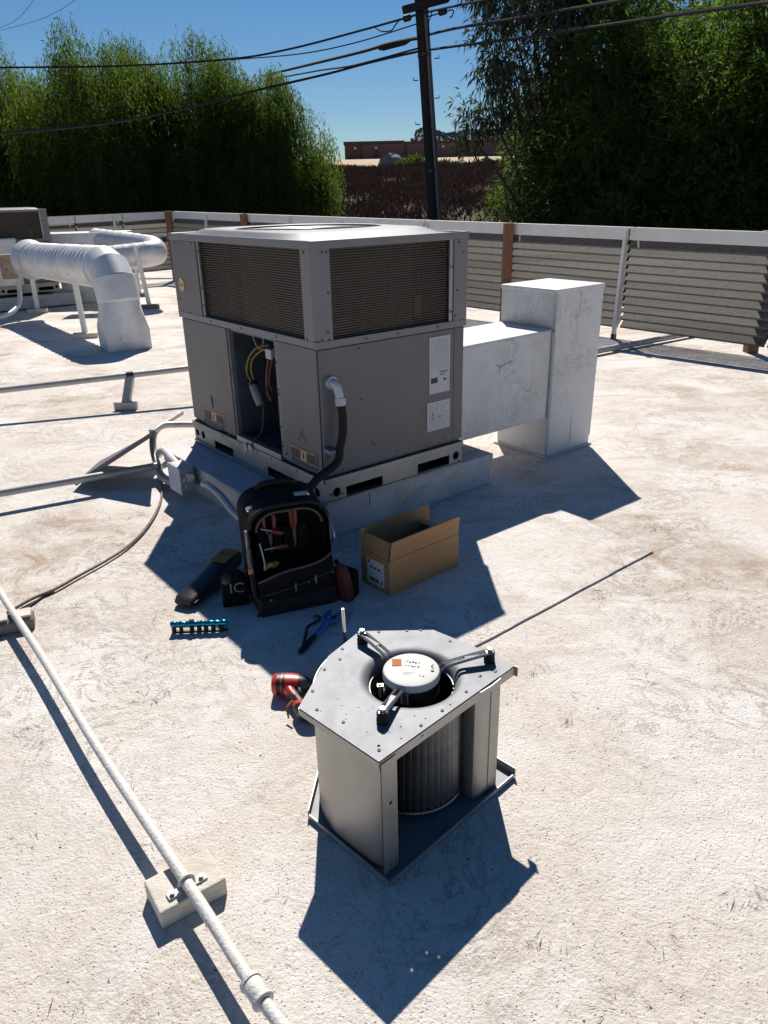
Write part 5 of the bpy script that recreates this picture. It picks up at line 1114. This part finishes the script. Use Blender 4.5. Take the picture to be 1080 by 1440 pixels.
m.f = [tuple(range(kk)), tuple(range(4*kk-1, 3*kk-1, -1))]+[(j*kk+i, (j+1)*kk+i, (j+1)*kk+(i+1) % kk, j*kk+(i+1) % kk) for j in range(3) for i in range(kk)]
m.build('body', 'fabric', t, bevel=.018, seg=4); text('IC', .058, 'lettering', 'inkl', t, frame((.005, -.0262, .075), (1, 0, 0), (0, 0, 1)))
MB().lathe([(.018, .0), (.018, .012), (.0, .016)], (0, 0, 0), 16).build('knob', 'darksteel', t, smooth=True).matrix_local = Matrix.Translation((-.03, -.02, .115)) @ Matrix.Rotation(R(70), 4, 'X')

# ------------------------------------------------------------------ loose tools on the roof
a, b = G(242, 890), G(321, 887); d = b-a; L = d.length; t = thing('socket_holder', 'teal scalloped holder with black pegs lying on the sunlit roof', 'tool holder', a, math.atan2(d.y, d.x))
m = MB(); n_ = 40
m.tube([(L*i/n_, 0, .034+.001*math.sin(i*.9)) for i in range(n_+1)], [.0085+.003*abs(math.sin(math.pi*8*i/n_)) for i in range(n_+1)], 12); m.build('bar', 'teal', t, smooth=True)
MB().box((.004, .001, .018), (L-.004, .008, .028)).build('lower_bar', 'teal', t, bevel=.002)
for i, f in enumerate((.04, .17, .36, .49, .61, .74, .88)): MB().tube([(L*f, .002, .001), (L*f, .002, .024)], .0085 if i != 1 else .007, 10).build('peg', 'black', t, smooth=True)
MB().box((L*.33, -.006, .042), (L*.41, .006, .052)).build('knob', 'black', t, bevel=.002); MB().bar((0, .004, .003), (L, .004, .003), .012, .005).build('foot_bar', 'black', t, bevel=.001)
a, b = G(422, 917, .012), G(472, 862, .018); d = b-a; L = d.length; t = thing('adjustable_wrench', 'blue adjustable wrench with black grip lying in the shadow behind the blower', 'wrench', a, math.atan2(d.y, d.x))
MB().tube([(0, 0, 0), (.01, 0, 0), (L*.36, 0, .002), (L*.4, 0, .003)], [.007, .0105, .0095, .007], 10).build('grip', 'rubber', t, smooth=True)
MB().hexa([(L*.38, -.007, -.004), (L*.74, -.009, -.002), (L*.74, .009, -.002), (L*.38, .007, -.004), (L*.38, -.007, .008), (L*.74, -.009, .012), (L*.74, .009, .012), (L*.38, .007, .008)]).build('shank', 'blue', t, bevel=.003)
MB().prism([(L*.72, -.012), (L*.8, -.028), (L*.98, -.03), (L*1.02, -.012), (L*.9, -.006), (L*.9, .008), (L*.97, .012), (L*.97, .03), (L*.82, .03), (L*.73, .014)], 0, .014).build('head', 'blue', t, bevel=.002)
MB().prism([(L*.86, .012), (L*.9, .01), (L*1.02, .016), (L*1.02, .027), (L*.88, .027)], .002, .012).build('jaw', 'steel', t, bevel=.001); MB().tube([(L*.8, .006, .007), (L*.86, .006, .007)], .0085, 12).build('thumb_wheel', 'steel', t, smooth=True); MB().lathe([(.007, .0145), (.007, .0165)], (L*.84, -.016, 0), 12).build('hole', 'black', t)
o = MB().tube(smooth_path([G(441, 866, .01), G(449, 867, .012), G(448, 872, .012), G(433, 881, .006), G(430, 893, .006), G(426, 908, .006), G(424, 916, .006)], 4), .0045, 8).build('hex_key', 'darksteel', smooth=True); tag(o, 'bent black hex key lying left of the blue wrench', 'hex key')
cc_ = G(486, 906, .1); cc_.z = 0; t = thing('can', 'dark can with a bright lid standing half hidden behind the blower', 'can', cc_)
MB().lathe([(.056, .0), (.058, .004), (.056, .008), (.056, .088), (.058, .092), (.058, .097)], (0, 0, 0), 32).build('body', 'galvdull', t, smooth=True); MB().lathe([(.057, .0975), (.057, .1), (.053, .1), (.052, .0985), (.0, .0985)], (0, 0, 0), 32, True).build('lid', 'alu', t, smooth=True)
q = G(486, 905, .1); tq = at(482, 856, q.y); t = thing('nut_driver_shaft', 'upright steel rod standing on the can behind the blower', 'steel rod', q); dz = tq-q
MB().tube([(0, 0, 0), dz*.35], .0062, 10).build('sleeve', 'darksteel', t, smooth=True); MB().tube([dz*.3, dz*.97, dz], [.0058, .0058, .0045], 10).build('rod', 'steel', t, smooth=True)  # dark sleeve is the rod's lower end, with shadow put into its colour

# ------------------------------------------------------------------ red impact driver lying on its side
def driver():
    a = G(383, 962, .036); b = G(441, 962, .036); d = (b-a); rz = math.atan2(d.y, d.x); L = .118
    t = thing('impact_driver', 'red and black cordless impact driver lying on its side left of the blower', 'power drill', Vector((a.x, a.y, 0)), rz)
    z = .036
    def loft(secs, k=18, p=2.6):
        m = MB()
        for x_, hw, hz2, cy in secs:
            for i in range(k):
                an = 2*math.pi*i/k; c, s_ = math.cos(an), math.sin(an); f = 1/((abs(c))**p+(abs(s_))**p)**(1/p); m.v.append((x_, cy+hw*c*f, z+hz2*s_*f))
        m.f = [(j*k+i, j*k+(i+1) % k, (j+1)*k+(i+1) % k, (j+1)*k+i) for j in range(len(secs)-1) for i in range(k)]+[tuple(range(k))[::-1], tuple((len(secs)-1)*k+i for i in range(k))]
        return m
    loft([(0, .022, .022, 0), (.004, .03, .028, 0), (.014, .033, .031, 0), (.016, .034, .032, 0)]).build('rear_cap', 'red', t, smooth=True)
    loft([(.0165, .0335, .0315, 0), (.028, .0335, .0315, 0)]).build('vent_band', 'black', t, smooth=True)
    loft([(.0285, .034, .032, 0), (.06, .033, .031, 0), (.082, .029, .028, 0)]).build('body', 'red', t, smooth=True)
    loft([(.0825, .028, .027, 0), (.1, .024, .024, 0), (.115, .016, .016, 0), (.122, .012, .012, 0)]).build('nose', 'darksteel', t, smooth=True)
    MB().tube([(.12, 0, z), (.138, 0, z)], .0085, 12).build('chuck', 'black', t, smooth=True)
    # handle runs along -y (towards the camera side), lying on the roof
    def hl(secs, k=16):
        m = MB()
        for y_, cx_, hx, hz2 in secs:
            for i in range(k):
                an = 2*math.pi*i/k; c, s_ = math.cos(an), math.sin(an); f = 1/((abs(c))**2.6+(abs(s_))**2.6)**(1/2.6); m.v.append((cx_+hx*c*f, y_, z-.004+hz2*s_*f))
        m.f = [(j*k+i, j*k+(i+1) % k, (j+1)*k+(i+1) % k, (j+1)*k+i) for j in range(len(secs)-1) for i in range(k)]+[tuple(range(k)), tuple((len(secs)-1)*k+i for i in range(k))[::-1]]
        return m
    hl([(-.018, .052, .024, .02), (-.04, .064, .019, .018), (-.07, .084, .017, .017), (-.095, .102, .02, .018)]).build('grip', 'black', t, smooth=True)
    hl([(-.022, .082, .008, .015), (-.045, .091, .009, .014), (-.05, .091, .006, .01)]).build('trigger', 'black', t, smooth=True)
    hl([(-.026, .052, .021, .0215), (-.045, .063, .015, .0195), (-.068, .08, .011, .018)]).build('grip_inlay', 'red', t, smooth=True)
    hl([(-.094, .103, .026, .02), (-.104, .11, .034, .024), (-.114, .114, .034, .025)]).build('foot', 'red', t, smooth=True)
    hl([(-.1145, .114, .033, .026), (-.14, .126, .032, .026), (-.146, .128, .028, .022)]).build('battery', 'black', t, smooth=True)
    MB().tube(smooth_path([(.078, -.108, z+.02), (.062, -.112, z+.0), (.068, -.135, z-.02)]), .003, 6).build('belt_hook', 'orange', t)
    loft([(.034, .0345, .0325, 0), (.04, .0348, .0328, 0), (.042, .0345, .0325, 0)]).build('seam_rib', 'black', t, smooth=True)
driver()

# ------------------------------------------------------------------ dry needles, leaf litter and grit on the roof
rng = np.random.default_rng(77); B_ = []; A2_ = []
for i in range(150):
    c = np.array([rng.uniform(-1.6, 1.3), rng.uniform(.9, 4.6), .001]); k = rng.integers(3, 16); main = rng.uniform(0, 6.28)
    an = main+rng.normal(size=k)*.5; B_.append(c+np.stack([rng.normal(size=k)*.02, rng.normal(size=k)*.02, np.full(k, .002)], 1)); A2_.append(np.stack([np.cos(an), np.sin(an), rng.uniform(0, .04, k)], 1))
B_ = np.concatenate(B_); A2_ = np.concatenate(A2_); ok = ~((abs(B_[:, 0]-.15) < .35) & (abs(B_[:, 1]-1.5) < .35)); B_, A2_ = B_[ok], A2_[ok]
o = leaves('needle_litter', 'litter', B_, A2_, rng.uniform(.012, .055, len(B_)), rng.uniform(.0008, .0018, len(B_))); stuff(o)
n = 260; B_ = np.stack([rng.uniform(-1.6, 1.4, n), rng.uniform(.7, 4.5, n), np.full(n, .0015)], 1)
stuff(leaves('grit', 'litter', B_, rng.normal(size=(n, 3))*np.array([1, 1, .1]), rng.uniform(.003, .008, n), rng.uniform(.002, .005, n)))
